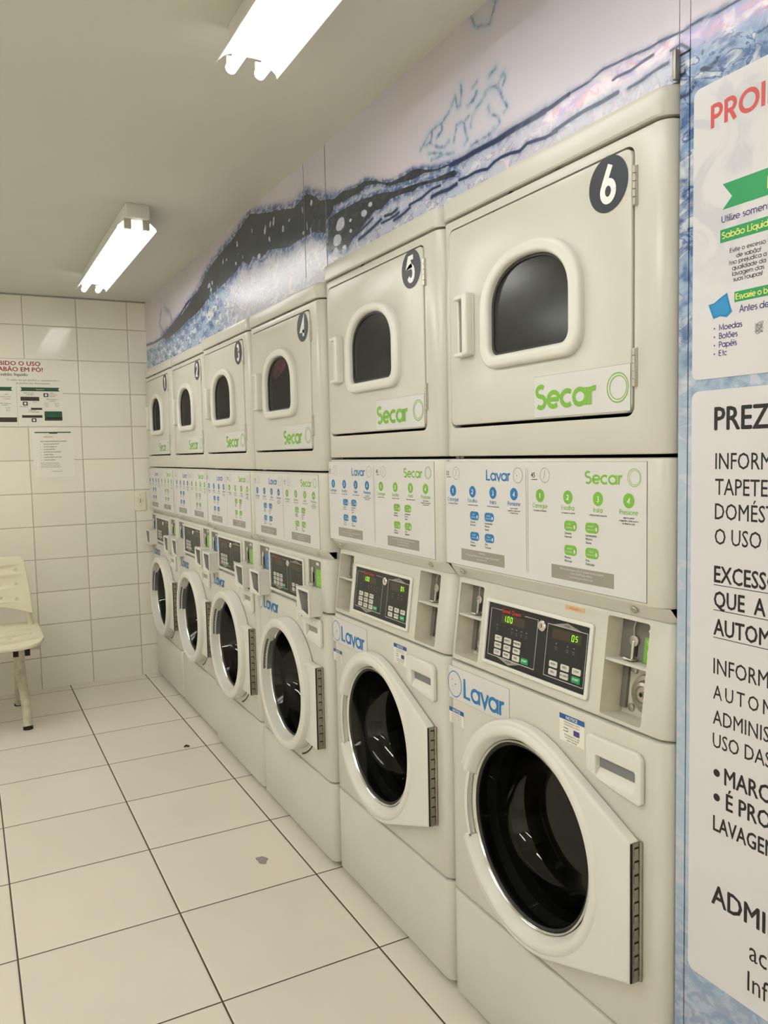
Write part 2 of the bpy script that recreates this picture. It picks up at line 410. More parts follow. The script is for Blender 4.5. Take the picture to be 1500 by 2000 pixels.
# geometric alphabet, cap height 1
def ar(cx, cy, r, t0, t1, n=14, ry=None):
    return circ(cx, cy, r, n, ry, t0, t1) if abs(t1-t0) < 360 else circ(cx, cy, r, n*2, ry, t0, t0+359.99)+[(cx+r, cy)]
O_ = lambda x=.36: ar(x, .35, .30, 0, 360)
GLYPH = {
 'L': ([[(.07, 1), (.07, .06), (.52, .06)]], .58), 'S': ([ar(.3, .73, .22, 40, 270, 14, .21)+ar(.3, .28, .23, 90, -140, 14, .24)], .64),
 'P': ([[(.07, 0), (.07, 1)], [(.07, .94), (.3, .94)]+ar(.3, .7, .23, 80, -80, 10, .24)+[(.07, .46)]], .62),
 'R': ([[(.07, 0), (.07, 1)], [(.07, .94), (.3, .94)]+ar(.3, .7, .23, 80, -80, 10, .24)+[(.07, .46)], [(.3, .46), (.54, 0)]], .66),
 'O': ([ar(.47, .5, .42, 0, 360)], .98), 'I': ([[(.08, 0), (.08, 1)]], .22),
 'B': ([[(.07, 0), (.07, 1)], [(.07, .94), (.28, .94)]+ar(.28, .74, .2, 80, -80, 8)+[(.07, .54)], [(.28, .54)]+ar(.3, .3, .24, 80, -80, 8)+[(.07, .06)]], .64),
 'D': ([[(.07, 0), (.07, 1)], [(.07, .94), (.28, .94)]+ar(.28, .5, .44, 80, -80, 14)+[(.07, .06)]], .82),
 'U': ([[(.07, 1), (.07, .33)]+ar(.33, .33, .26, 180, 360, 12, .28)+[(.59, 1)]], .74), 'E': ([[(.52, .94), (.07, .94), (.07, .06), (.52, .06)], [(.07, .52), (.48, .52)]], .6),
 'M': ([[(.07, 0), (.12, .95), (.45, .15), (.78, .95), (.85, 0)]], 1.0), 'A': ([[(.03, 0), (.38, .97), (.73, 0)], [(.15, .34), (.6, .34)]], .8),
 'C': ([ar(.47, .5, .42, 50, 310)], .86), 'N': ([[(.07, 0), (.07, .96), (.6, .04), (.6, 1)]], .76), 'Q': ([ar(.47, .5, .42, 0, 360), [(.5, .3), (.86, 0)]], .98),
 'a': ([O_(), [(.66, 0), (.66, .7)]], .78), 'b': ([O_(.37), [(.07, 0), (.07, 1)]], .74), 'c': ([ar(.36, .35, .30, 50, 310)], .64), 'd': ([O_(), [(.66, 0), (.66, 1)]], .78),
 'e': ([[(.06, .35), (.64, .35)], ar(.36, .35, .30, 0, 312)], .72), 'f': ([[(.12, 0), (.12, .8)]+ar(.3, .8, .18, 180, 90, 6), [(0, .64), (.3, .64)]], .34),
 'g': ([O_(), [(.66, .7), (.66, -.05)]+ar(.38, -.05, .28, 0, -140, 10)], .78), 'h': ([[(.07, 0), (.07, 1)], ar(.3, .4, .24, 180, 0, 10)+[(.54, 0)]], .66),
 'i': ([[(.07, 0), (.07, .7)], [(.07, .84), (.07, .98)]], .2), 'j': ([[(.07, -.28), (.07, .7)], [(.07, .84), (.07, .98)]], .2), 'l': ([[(.07, 0), (.07, 1)]], .2),
 'm': ([[(.07, 0), (.07, .7)], ar(.26, .45, .2, 180, 0, 8)+[(.46, 0)], ar(.65, .45, .2, 180, 0, 8)+[(.85, 0)]], .98), 'n': ([[(.07, 0), (.07, .7)], ar(.3, .4, .24, 180, 0, 10)+[(.54, 0)]], .66),
 'o': ([O_()], .76), 'p': ([O_(.37), [(.07, -.3), (.07, .7)]], .74), 'q': ([O_(), [(.66, -.3), (.66, .7)]], .78), 'r': ([[(.07, 0), (.07, .7)], ar(.29, .42, .22, 180, 75, 8)], .40),
 's': ([ar(.23, .5, .14, 40, 270, 8, .14)+ar(.23, .2, .15, 90, -140, 8, .16)], .44), 't': ([[(.12, 0), (.12, .95)], [(0, .64), (.26, .64)]], .3),
 'u': ([[(.07, .7), (.07, .3)]+ar(.3, .3, .23, 180, 360, 10, .25)+[(.53, .7)], [(.53, .3), (.53, 0)]], .64), 'v': ([[(.02, .7), (.29, .03), (.56, .7)]], .58),
 'x': ([[(.02, .7), (.46, 0)], [(.46, .7), (.02, 0)]], .5), 'z': ([[(.02, .64), (.42, .64), (.02, .06), (.44, .06)]], .48), ' ': ([], .34),
 '!': ([[(.08, .28), (.08, 1)], [(.08, 0), (.08, .12)]], .24), '.': ([[(.08, 0), (.08, .13)]], .22),
 '1': ([[(.05, .85), (.25, .97), (.25, 0)]], .5), '2': ([[(.06, .72)]+ar(.3, .7, .24, 170, -30, 10)+[(.06, .06), (.56, .06)]], .62),
 '3': ([ar(.28, .73, .2, 150, -90, 10, .22)+ar(.28, .27, .24, 90, -150, 10, .24)], .6), '4': ([[(.46, 0), (.46, .95), (.04, .26), (.62, .26)]], .66),
 '5': ([[(.52, .94), (.16, .94), (.11, .52)]+ar(.28, .32, .26, 110, -150, 12, .28)], .6), '6': ([ar(.31, .3, .25, 0, 360), [(.42, 1.0), (.12, .48)]], .62),
}
for base, acc, ch in (('a', '~', 'ã'), ('i', "'", 'í'), ('o', "'", 'ó'), ('e', "'", 'é'), ('o', '~', 'õ'), ('O', "'", 'Ó'), ('A', '~', 'Ã')):
    st, adv = GLYPH[base]; st = [q for q in st if not (base == 'i' and q[0][1] > .8)]
    top = .84 if base.islower() else 1.08
    mk = [[(adv/2-.12, top), (adv/2+.10, top+.16)]] if acc == "'" else [[(adv/2-.2, top), (adv/2-.08, top+.08), (adv/2+.06, top+.02), (adv/2+.18, top+.1)]]
    GLYPH[ch] = (st+mk, adv)

def empty(name, loc, label, cat, group=None, rz=0):
    o = bpy.data.objects.new(name, None); C.objects.link(o); o.location = loc; o.rotation_euler = (0, 0, rz)
    o.empty_display_size = 0.1; o['label'] = label; o['category'] = cat
    if group: o['group'] = group
    return o
def tag(o, label, cat, group=None):
    o['label'] = label; o['category'] = cat
    if group: o['group'] = group
    return o

# ------------------------------------------------------------------ setting
MB().box(XL-.1, .9, YN-.1, YB+.1, -.12, 0, FLOORM).build('floor', smooth=0, kind='structure')
MB().box(XL-.1, .9, YN-.1, YB+.1, H, H+.12, PLASTER).build('ceiling', smooth=0, kind='structure')
MB().box(XL-.1, .9, YB, YB+.1, 0, H, WALLM).build('wall_back', smooth=0, kind='structure')
MB().box(XL-.1, .9, YN-.1, YN, 0, H, WALLM).build('wall_front', smooth=0, kind='structure')
MB().box(XL-.1, XL, YN, YB, 0, H, WALLM).build('wall_left', smooth=0, kind='structure')
MB().box(XL, XM, YB-.012, YB, H-.008, H, mat('ceiling_trim', srgb(150, 148, 138), .6)).build('trim_1', smooth=0, kind='structure')

MASS = [(3.733, 2.054), (3.301, 2.096), (2.967, 2.153), (2.674, 2.234), (2.346, 2.272), (2.11, 2.309), (1.909, 2.262), (1.647, 2.208), (1.535, 2.222), (1.422, 2.167), (1.315, 2.142), (1.325, 2.097), (1.379, 2.085), (1.389, 2.039), (1.487, 2.071), (1.609, 2.075), (1.708, 2.074), (1.812, 2.095), (1.924, 2.111), (2.005, 2.097), (2.086, 2.128), (2.132, 2.104), (2.218, 2.136), (2.315, 2.114), (2.469, 2.1), (2.635, 2.093), (2.786, 2.071), (2.95, 2.049), (3.16, 2.038), (3.314, 2.024), (3.606, 2.007)]
BAND = [(1.372, 2.126), (1.324, 2.139), (1.26, 2.144), (1.181, 2.128), (1.124, 2.13), (1.038, 2.107), (0.957, 2.078), (0.895, 2.075), (0.845, 2.076), (0.784, 2.057), (0.723, 2.041), (0.665, 2.034), (0.627, 2.029), (0.628, 2.02), (0.723, 2.031), (0.785, 2.044), (0.846, 2.044), (0.882, 2.051), (0.968, 2.065), (1.018, 2.088), (1.113, 2.108), (1.137, 2.1), (1.243, 2.106), (1.326, 2.113)]
MASS2 = [(1.374, 2.094), (1.244, 2.091), (1.126, 2.085), (1.039, 2.07), (0.944, 2.049), (0.855, 2.039), (0.764, 2.025), (0.654, 2.014), (0.638, 1.993), (0.666, 1.992), (0.744, 2.007), (0.811, 2.017), (0.851, 2.016), (0.888, 2.021), (0.93, 2.027), (0.969, 2.029), (1.021, 2.022), (1.063, 2.026), (1.096, 2.016), (1.142, 2.001), (1.189, 1.985), (1.227, 1.968), (1.283, 1.971), (1.361, 1.981), (1.381, 1.983)]
BLOBS = [(1.278, 2.051, .035), (1.123, 2.04, .018), (1.21, 2.045, .009), (1.215, 2.012, .011), (1.306, 2.008, .03), (1.324, 1.98, .018), (1.263, 1.974, .018), (1.083, 2.054, .012), (2.02, 2.12, .02)]
_dr = random.Random(5)
DRIPS = [(_dr.uniform(1.5, 2.75), 0, _dr.uniform(.006, .016), _dr.uniform(.008, .026)) for _ in range(26)]
DRIPS = [(a, float(np.interp(a, [1.5, 1.9, 2.2, 2.75], [2.19, 2.23, 2.26, 2.18]))-_dr.uniform(.01, .10), c1, d1) for a, b, c1, d1 in DRIPS]
LINES = [([(0.671, 2.028), (0.627, 2.025), (0.578, 2.025), (0.523, 2.022), (0.471, 2.021), (0.425, 2.021), (0.385, 2.021), (0.356, 2.02), (.33, 2.0205)], .008, 1), ([(.34, 2.0205), (.306, 2.021), (.26, 2.025)], .0055, 1),
 ([(0.865, 1.991), (0.803, 1.991), (0.754, 1.997), (0.717, 1.995)], .004, 1), ([(0.759, 1.979), (0.717, 1.979), (0.681, 1.975), (0.646, 1.976)], .006, 1),
 ([(0.637, 1.982), (0.603, 1.979), (0.571, 1.98), (0.547, 1.977), (0.524, 1.972), (0.498, 1.979), (0.472, 1.981), (0.44, 1.979), (0.409, 1.973), (0.385, 1.979), (0.359, 1.976), (0.328, 1.971), (0.295, 1.971)], .0045, 1),
 ([(0.306, 2.021), (0.257, 2.026), (0.207, 2.026), (0.17, 2.033), (0.135, 2.03), (0.098, 2.026), (0.06, 2.021), (0.042, 2.022), (0.015, 2.019), (-0.005, 2.016), (-0.033, 2.018), (-0.073, 2.014), (-0.106, 2.013), (-.3, 2.0)], .0035, .8),
 ([(0.145, 2.004), (0.135, 2.006), (0.105, 2.003), (0.079, 2.006), (0.054, 2.007)], .004, .9), ([(0.111, 1.975), (0.079, 1.976), (0.054, 1.98), (0.023, 1.981)], .004, .9),
 ([(0.307, 1.973), (0.253, 1.978), (0.214, 1.979), (0.177, 1.977), (0.135, 1.978)], .005, 1), ([(0.018, 1.998), (-0.003, 1.998), (-0.023, 1.98)], .004, .8),
 ([(0.008, 1.95), (-0.012, 1.95), (-0.014, 1.958)], .004, .9), ([(-0.003, 1.916), (-0.023, 1.915), (-0.034, 1.926)], .004, .9), ([(-0.045, 1.943), (-0.061, 1.938), (-0.076, 1.946)], .005, .9),
 ([(4.15, 2.056), (3.926, 2.044), (3.689, 2.043), (3.508, 2.071), (3.301, 2.096), (3.145, 2.133), (2.935, 2.148)], .009, .9),
 ([(1.2, 1.99), (1.13, 2.0), (1.07, 2.012)], .005, .9), ([(1.16, 1.975), (1.09, 1.983), (1.02, 1.996)], .006, 1), ([(1.0, 2.0), (.96, 1.995), (.93, 1.999)], .005, 1), ([(1.02, 1.985), (.97, 1.984), (.92, 1.988)], .004, 1), ([(.95, 1.975), (.9, 1.978), (.86, 1.984)], .005, .9)]
SOFT = [([(4.15, 2.008), (3.936, 1.999), (3.567, 1.983)], .012), ([(3.707, 2.19), (3.765, 2.129), (3.683, 2.077)], .018), ([(3.616, 2.194), (3.495, 2.146), (3.461, 2.102)], .018)]
CROWN = [[(0.804, 2.105), (0.784, 2.115), (0.759, 2.131), (0.722, 2.134), (0.703, 2.134), (0.69, 2.141), (0.671, 2.15), (0.654, 2.166), (0.647, 2.175)], [(0.647, 2.175), (0.637, 2.146), (0.624, 2.148), (0.619, 2.171), (0.623, 2.188)], [(0.6, 2.134), (0.575, 2.138), (0.559, 2.149)], [(0.575, 2.164), (0.557, 2.17)], [(0.513, 2.161), (0.49, 2.168)], [(0.484, 2.134), (0.469, 2.149), (0.458, 2.136), (0.466, 2.125)], [(0.585, 2.082), (0.584, 2.102), (0.568, 2.116), (0.544, 2.126), (0.532, 2.137), (0.509, 2.138), (0.487, 2.127), (0.47, 2.112), (0.459, 2.091), (0.452, 2.074), (0.463, 2.068)], [(0.518, 2.101), (0.503, 2.079), (0.481, 2.064), (0.48, 2.049), (0.489, 2.044), (0.507, 2.046)], [(0.596, 2.109), (0.617, 2.103), (0.647, 2.105), (0.656, 2.076)], [(0.617, 2.103), (0.597, 2.06), (0.61, 2.056)], [(0.76, 2.109), (0.737, 2.09), (0.7, 2.077), (0.678, 2.084)], [(0.77, 2.086), (0.737, 2.076), (0.701, 2.063), (0.652, 2.052)], [(0.757, 2.067), (0.715, 2.063)], [(0.586, 2.043), (0.546, 2.042), (0.496, 2.042)], [(0.703, 2.134), (0.708, 2.115), (0.732, 2.109)], [(0.745, 2.131), (0.755, 2.11), (0.784, 2.108)], [(.579, 2.318), (.56, 2.286), (.512, 2.268), (.488, 2.301), (.5, 2.318)]]

def seg_dist(Y, Z, pts, closed=False):
    d = np.full(Y.shape, 9.0); n = len(pts)
    for i in range(n if closed else n-1):
        (x0, y0), (x1, y1) = pts[i], pts[(i+1) % n]
        dx, dy = x1-x0, y1-y0; L = dx*dx+dy*dy+1e-12
        t = np.clip(((Y-x0)*dx+(Z-y0)*dy)/L, 0, 1)
        d = np.minimum(d, np.hypot(Y-x0-t*dx, Z-y0-t*dy))
    return d
def inside(Y, Z, pts):
    r = np.zeros(Y.shape, bool); n = len(pts)
    for i in range(n):
        (x0, y0), (x1, y1) = pts[i], pts[(i+1) % n]
        c_ = ((y0 > Z) != (y1 > Z)) & (Y < (x1-x0)*(Z-y0)/(y1-y0+1e-12)+x0)
        r ^= c_
    return r
_rng = np.random.RandomState(3)
_wv = [(_rng.uniform(8, 60), _rng.uniform(15, 90), _rng.uniform(0, 6.28), _rng.uniform(0, 6.28)) for _ in range(10)]
def mural_piece(name, y0, y1, z0, z1, step):
    ny = max(2, int((y1-y0)/step)+1); nz = max(2, int((z1-z0)/step)+1)
    ys = np.linspace(y0, y1, ny); zs = np.linspace(z0, z1, nz)
    Y, Z = np.meshgrid(ys, zs)
    wy = sum(np.sin(a*Y+b*Z+p)*.004*12/a**.8 for a, b, p, q in _wv)*.25; wz = sum(np.sin(a*Y*1.3-b*Z+q)*.0022*12/a**.8 for a, b, p, q in _wv)*.25
    Yw, Zw = Y+wy*1.2, Z+wz*.8
    sm = lambda v, a, b: np.clip((v-a)/(b-a), 0, 1)**2*(3-2*np.clip((v-a)/(b-a), 0, 1))
    Dm_ = np.zeros(Y.shape); E = np.zeros(Y.shape)
    for poly, k in ((MASS, .016), (BAND, .006), (MASS2, .007)):
        d = seg_dist(Yw, Zw, poly, True); ins = inside(Yw, Zw, poly)
        sd = np.where(ins, d, -d)
        Dm_ = np.maximum(Dm_, sm(sd, -k*.3, k*1.2)); E = np.maximum(E, np.exp(-(d/(k*1.3))**2))
    for (a, b, r) in BLOBS:
        q = np.exp(-(((Yw-a)/r)**2+((Zw-b)/(r*.6))**2)**2); Dm_ *= 1-q; E *= 1-q*.7
    for (a, b, ry_, rz_) in DRIPS:
        q = np.exp(-(((Yw-a)/ry_)**2+((Zw-b)/rz_)**2)**2); Dm_ *= 1-.6*q; E = np.maximum(E, .35*q)
    # water surface line
    sy = [-.9, -.15, .3, .63, .85, 1.0, 1.15, 1.35, 1.6, 2.0, 2.6, 2.95, 3.3, 3.6, 4.2]; sz = [2.03, 2.02, 2.02, 2.02, 2.05, 2.08, 2.12, 2.13, 2.17, 2.2, 2.15, 2.12, 2.07, 2.035, 2.03]
    top = np.interp(Y, sy, sz)+wz
    T = sm(top-Z, -.004, .012)
    T *= np.interp(Y, [-.9, -.02, .05, .35, .6, 1.1, 1.45, 2.2, 2.7, 3.6], [1, 1, .2, .2, .45, .45, .3, .3, .95, .9])
    T *= 1-.75*sm(Z, -1, -.9)*sm(.05-np.abs(Y-1.0), 0, .05)*0
    fade = np.where(Y < .0, sm(Z, 1.25, 1.6)*.85+.15*sm(Z, .3, .9), 1.0)
    T *= fade
    S = np.zeros(Y.shape)
    for pts, wd, amp in LINES:
        d = seg_dist(Y+wy*.3, Z+wz*.3, pts)
        S = np.maximum(S, amp*np.clip(1.15-d/(wd*1.15), 0, 1))
        E = np.maximum(E, .75*np.exp(-(d/(wd*1.7))**2))
    for pts, wd in SOFT:
        d = seg_dist(Yw, Zw, pts); E = np.maximum(E, .6*np.exp(-(d/wd)**2))
    E = np.maximum(E, .85*T*sm(Y, 2.2, 2.7)*sm(np.sin(Yw*22+Zw*60)+np.sin(Yw*37-Zw*95)+.6*np.sin(Zw*160+Yw*11), .0, 1.3))
    Lm_ = np.zeros(Y.shape)
    for pts in CROWN:
        d = seg_dist(Y+wy*.9, Z+wz*.9, pts); E = np.maximum(E, (.45+.4*np.sin(Y*75+Z*60)**2)*np.exp(-(d/(.0028+.0022*np.sin(Y*140-Z*90)**2))**2)); Lm_ = np.maximum(Lm_, .75*np.exp(-(d/.014)**2))
    # right panel: blue water below the line
    blot = .5+.5*np.sin(Z*38+3*np.sin(Y*60)+2*np.sin(Z*91))
    rp = sm(-Y, -.002, .0)*sm(Z, 1.30, 1.6)*sm(2.0-Z, -.03, .06)*(.45+.55*blot)
    E = np.maximum(E, .95*rp); Lm_ = np.maximum(Lm_, np.where(Y < .0, .95*sm(1.75-Z, 0, .3), 0))
    E = np.maximum(E, np.where(Y < .0, .12*sm(1.4-Z, 0, .3), 0)+np.where(Y < 0, .42*sm(.70-Z, 0, .3), 0))
    pc = np.interp(Y, [-.9, -.135, -.03, .05, .1, .2, .31, .36], [2.0, 1.991, 1.997, 2.003, 2.005, 2.005, 2.003, 2.0])
    pw = np.interp(Y, [-.9, -.1, .05, .3, .36], [.03, .018, .014, .014, .004])
    Pm_ = np.exp(-((Z-pc)/pw)**2)*sm(.37-Y, 0, .05)*.9  # mask of the painted lamp reflection along the water line
    E *= 1-.8*Pm_
    bm_v = np.stack([np.full(Y.size, XM), Y.ravel(), Z.ravel()], 1)
    i = np.arange(ny*nz).reshape(nz, ny)
    f = np.stack([i[:-1, :-1].ravel(), i[1:, :-1].ravel(), i[1:, 1:].ravel(), i[:-1, 1:].ravel()], 1)
    # back side box so the panel has thickness
    nb = len(bm_v); th = .018
    ex = [(XM+th, y0, z0), (XM+th, y1, z0), (XM+th, y1, z1), (XM+th, y0, z1)]
    V = bm_v.tolist()+ex; Fc = f.tolist()
    bl = i[0, :].tolist(); tl = i[-1, :].tolist(); ll = i[:, 0].tolist(); rl = i[:, -1].tolist()
    Fc += [bl+[nb+1, nb], [nb+3, nb+2]+tl[::-1], ll[::-1]+[nb, nb+3], [nb+1]+rl+[nb+2], [nb, nb+1, nb+2, nb+3]]
    me = bpy.data.meshes.new(name); me.from_pydata(V, [], Fc); me.materials.append(MURAL)
    for nm, (r_, g_, b_) in (('water', (Dm_, E, T)), ('streak', (Pm_, S, Lm_))):
        a = me.color_attributes.new(nm, 'FLOAT_COLOR', 'POINT')
        col = np.zeros((len(V), 4), np.float32); col[:, 3] = 1
        col[:nb, 0] = r_.ravel(); col[:nb, 1] = np.clip(g_, 0, 1).ravel(); col[:nb, 2] = np.clip(b_, 0, 1).ravel()
        a.data.foreach_set('color', col.ravel())
    me.update()
    o = bpy.data.objects.new(name, me); C.objects.link(o); o['kind'] = 'structure'
    return o
mural_piece('wall_right', 0.0, 2*PITCH, 1.944, H, .0035)
mural_piece('wall_right', 2*PITCH+.0005, YB-.001, 1.901, H, .005)
mural_piece('wall_right', -.0205, -.0025, 0.0, 1.979, .004)
mural_piece('wall_right', -.95, -.023, 0.0, H, .005)
mural_piece('wall_right', -.0215, -.0015, 1.983, H, .004)
MB().box(XM, XM+.1, YN, -.953, 0, H, WALLM).build('wall_right', smooth=0, kind='structure')
MB().box(XM+.006, XM+.03, -.024, .001, 0, 1.985, GAP).build('trim_2', smooth=0, kind='structure')
# vertical seam lips between print sheets
sm_ = MB()
for ys, w_ in ((1.385, .003), (1.56, .002)):
    sm_.box(XM-.0008, XM+.001, ys-w_/2, ys+w_/2, 1.946, H, mat('seam_grey', srgb(120, 124, 128), .4))
sm_.build('trim_3', smooth=0, kind='structure')
MB().box(XM-.012, XM-.0005, -.0035, .004, 1.943, 1.99, HINGE, bevel=.002).build('trim_4', kind='structure')

# ------------------------------------------------------------------ posters printed beside the machines
PF = Frame((XM, 0, 0), (0, -1, 0), (0, 0, 1), (-1, 0, 0))
b = MB(); c_ = .0014
b.shape([rrect(.031, .92, 1.467, 1.914, .012)], .0012, PF, POSTER)
b.geo('PROIBIDO O USO', .064, 1.846, .034, PF, SIGNR, c_, .19, gap=.10)
b.geo('DE SABÃO EM PÓ!', .21, 1.79, .034, PF, SIGNR, c_, .19, gap=.04)
b.flat([(.086, 1.719), (.36, 1.719), (.36, 1.757), (.086, 1.757), (.103, 1.735)], PF, SIGNG, c_)
b.geo('Lavadora', .163, 1.728, .018, PF, SIGNY, c_+.0002, .18)
b.geo('Utilize somente', .0845, 1.6995, .0104, PF, NAVY, c_, .13, xs=1.12)
b.flat([(.0825, 1.670), (.25, 1.670), (.25, 1.6895), (.0825, 1.6895)], PF, SIGNG, c_)
b.geo('Sabão Líquido', .0855, 1.6755, .0098, PF, SIGNY, c_+.0002, .16, xs=1.13)
for s_, x, y in (('Evite o excesso', .100, 1.652), ('de sabão!', .1115, 1.6425), ('Isso prejudica a', .099, 1.634), ('qualidade da', .1045, 1.625), ('lavagem das', .1045, 1.6165), ('suas roupas!', .1065, 1.608)):
    b.geo(s_, x, y, .0068, PF, BLACK, c_, .13, xs=1.12)
b.flat([(.109, 1.577), (.25, 1.577), (.25, 1.5925), (.109, 1.5925)], PF, SIGNG, c_)
b.geo('Esvazie o bolso', .1115, 1.5805, .009, PF, SIGNY, c_+.0002, .16)
b.geo('Antes de lavar', .118, 1.5605, .0105, PF, NAVY, c_, .13)
pk = [(.0615, 1.581), (.072, 1.582), (.083, 1.588), (.096, 1.594), (.101, 1.577), (.1055, 1.564), (.096, 1.557), (.084, 1.560), (.071, 1.558)]
b.flat(pk, PF, CYAN, c_)
pc_ = (.084, 1.575)
pk2 = [(pc_[0]+(p_[0]-pc_[0])*.86, pc_[1]+(p_[1]-pc_[1])*.84) for p_ in pk]
for i in range(len(pk2)):
    p_, q_ = pk2[i], pk2[(i+1) % len(pk2)]
    for t in (0, .34, .67):
        a0 = (p_[0]+(q_[0]-p_[0])*t, p_[1]+(q_[1]-p_[1])*t); a1 = (p_[0]+(q_[0]-p_[0])*(t+.18), p_[1]+(q_[1]-p_[1])*(t+.18))
        b.ribbon([a0, a1], .0008, PF, NAVY, c_+.0002)
for s_, y in (('Moedas', 1.539), ('Botões', 1.526), ('Papéis', 1.513), ('Etc', 1.500)):
    if s_ == 'Etc':
        b.geo('E', .082, y, .0092, PF, NAVY, c_, .14); b.geo('tc', .0885, y, .0092, PF, NAVY, c_, .14)
    else: b.geo(s_, .082, y, .0092, PF, NAVY, c_, .14)
    b.flat(circ(.0735, y+.004, .0013, 12), PF, NAVY, c_)
for k in range(9):   # faint sketch of crumpled cloth
    t = k*.7; b.ribbon([(.152+.010*math.sin(1.3*k+j*1.1)*(.4+.08*j), 1.533+.009*math.cos(2.1*k+j*.8)*(.5+.07*k)) for j in range(6)], .0005, PF, PLATEG, c_)
tag(b.build('wall_poster', smooth=0), 'upper wall notice right of the machines with red heading and green ribbons', 'poster')

b = MB()
b.shape([rrect(.031, .92, .484, 1.449, .013)], .0012, PF, POSTER)
def pt(s_, x, z, h, bold, xs, sp=1.0): b.text(s_, x, z, h, PF, BLACK, c_, bold=bold, xs=xs, spacing=sp)
pt('PREZADOS CLIENTES', .0755, 1.387, .0345, .035, .86)
for s_, z in (('INFORMAMOS QUE', 1.326), ('TAPETES E ROUPAS', 1.286), ('DOMÉSTICAS PARA', 1.2475), ('O USO INDEVIDO', 1.208)):
    pt(s_, .0775, z, .0248, .006, .76, 1.0)
for s_, z in (('EXCESSO DE', 1.148), ('QUE  A  ', 1.108), ('AUTOMÁTICA', 1.064)):
    pt(s_, .0775, z, .0255, .03, .76)
    b.flat([(.0765, z-.0052), (.6, z-.0052), (.6, z-.0040), (.0765, z-.0040)], PF, BLACK, c_)
pt('INFORMAMOS', .0775, 1.001, .0248, .006, .76)
pt('AUTOMÁTICA', .0775, .960, .0225, .006, .76, 1.35)
for s_, z in (('ADMINISTRAÇÃO', .919), ('USO DAS MÁQUINAS', .881)): pt(s_, .0775, z, .0232, .006, .76)
for s_, x, z, bx in (('MARCAR', .1005, .826, .0855), ('É PROIBIDA A', .104, .786, .086)):
    pt(s_, x, z, .0265, .03, .78); b.flat(circ(bx, z+.014, .0062, 20), PF, BLACK, c_)
pt('LAVAGEM', .080, .744, .0245, .03, .72)
pt('ADMINISTRAÇÃO', .0785, .621, .0325, .032, .86)
pt('acesso', .149, .564, .0325, .0, .8)
pt('Informe', .1465, .513, .032, .0, .8)
tag(b.build('wall_poster', smooth=0), 'lower tall wall notice of black capitals right of the machines', 'poster')

# ------------------------------------------------------------------ machine parts
def panel(mb, fr, y0, y1, b0, b1, holes, m, R=.028, back=.05, wall=.02):
    """sheet metal front between machine edges y0..y1 with rounded upright corners and folded lips"""
    a0, a1 = -y1, -y0; n = 6
    def path(d):
        P_ = [(a0+d, -back), (a0+d, -R)]
        for k in range(1, n+1):
            t = PI-PI/2*k/n; P_.append((a0+R+(R-d)*math.cos(t), -R+(R-d)*math.sin(t)))
        for k in range(n+1):
            t = PI/2-PI/2*k/n; P_.append((a1-R+(R-d)*math.cos(t), -R+(R-d)*math.sin(t)))
        P_ += [(a1-d, -back)]
        return P_
    rows = [(b0+.0, .005), (b0+.0012, .0018), (b0+.0045, 0), (b1-.0045, 0), (b1-.0012, .0018), (b1, .005)]
    vs = []; L = len(path(0))
    for z, d in rows: vs += [(a, z, c) for a, c in path(d)]
    fs = []
    for r_ in range(len(rows)-1):
        for k in range(L-1):
            if r_ == 2 and k == n+1 and holes: continue
            fs.append((r_*L+k, r_*L+k+1, (r_+1)*L+k+1, (r_+1)*L+k))
    fs.append(tuple(range(L-1, -1, -1))); fs.append(tuple((len(rows)-1)*L+k for k in range(L)))
    mb.add(vs, fs, m, fr)
    if holes:
        outer = [(a0+R, b0+.0045), (a1-R, b0+.0045), (a1-R, b1-.0045), (a0+R, b1-.0045)]
        mb.shape([outer]+holes, 0, fr, m)
        for h in holes:
            k = len(h); vs = [(a, b_, 0) for a, b_ in h]+[(a, b_, -wall) for a, b_ in h]
            mb.add(vs, [(i, (i+1) % k, k+(i+1) % k, k+i) for i in range(k)], m, fr)
    return mb
def Y(*L): return ymir(L)
def yr(y0, y1, z0, z1, r=0.0, n=4): return rrect(-y1, -y0, z0, z1, r, n)
E0 = .0015      # machine edge margin
DC = (.352,)    # dryer window centre

def clock(mb, a, b_, r, fr, m, c0):
    mb.ribbon(circ(a, b_, r, 24), .0009, fr, m, c0, True); mb.ribbon([(a, b_), (a, b_+r*.7)], .0009, fr, m, c0); mb.ribbon([(a, b_), (a-r*.35, b_-r*.5)], .0009, fr, m, c0)

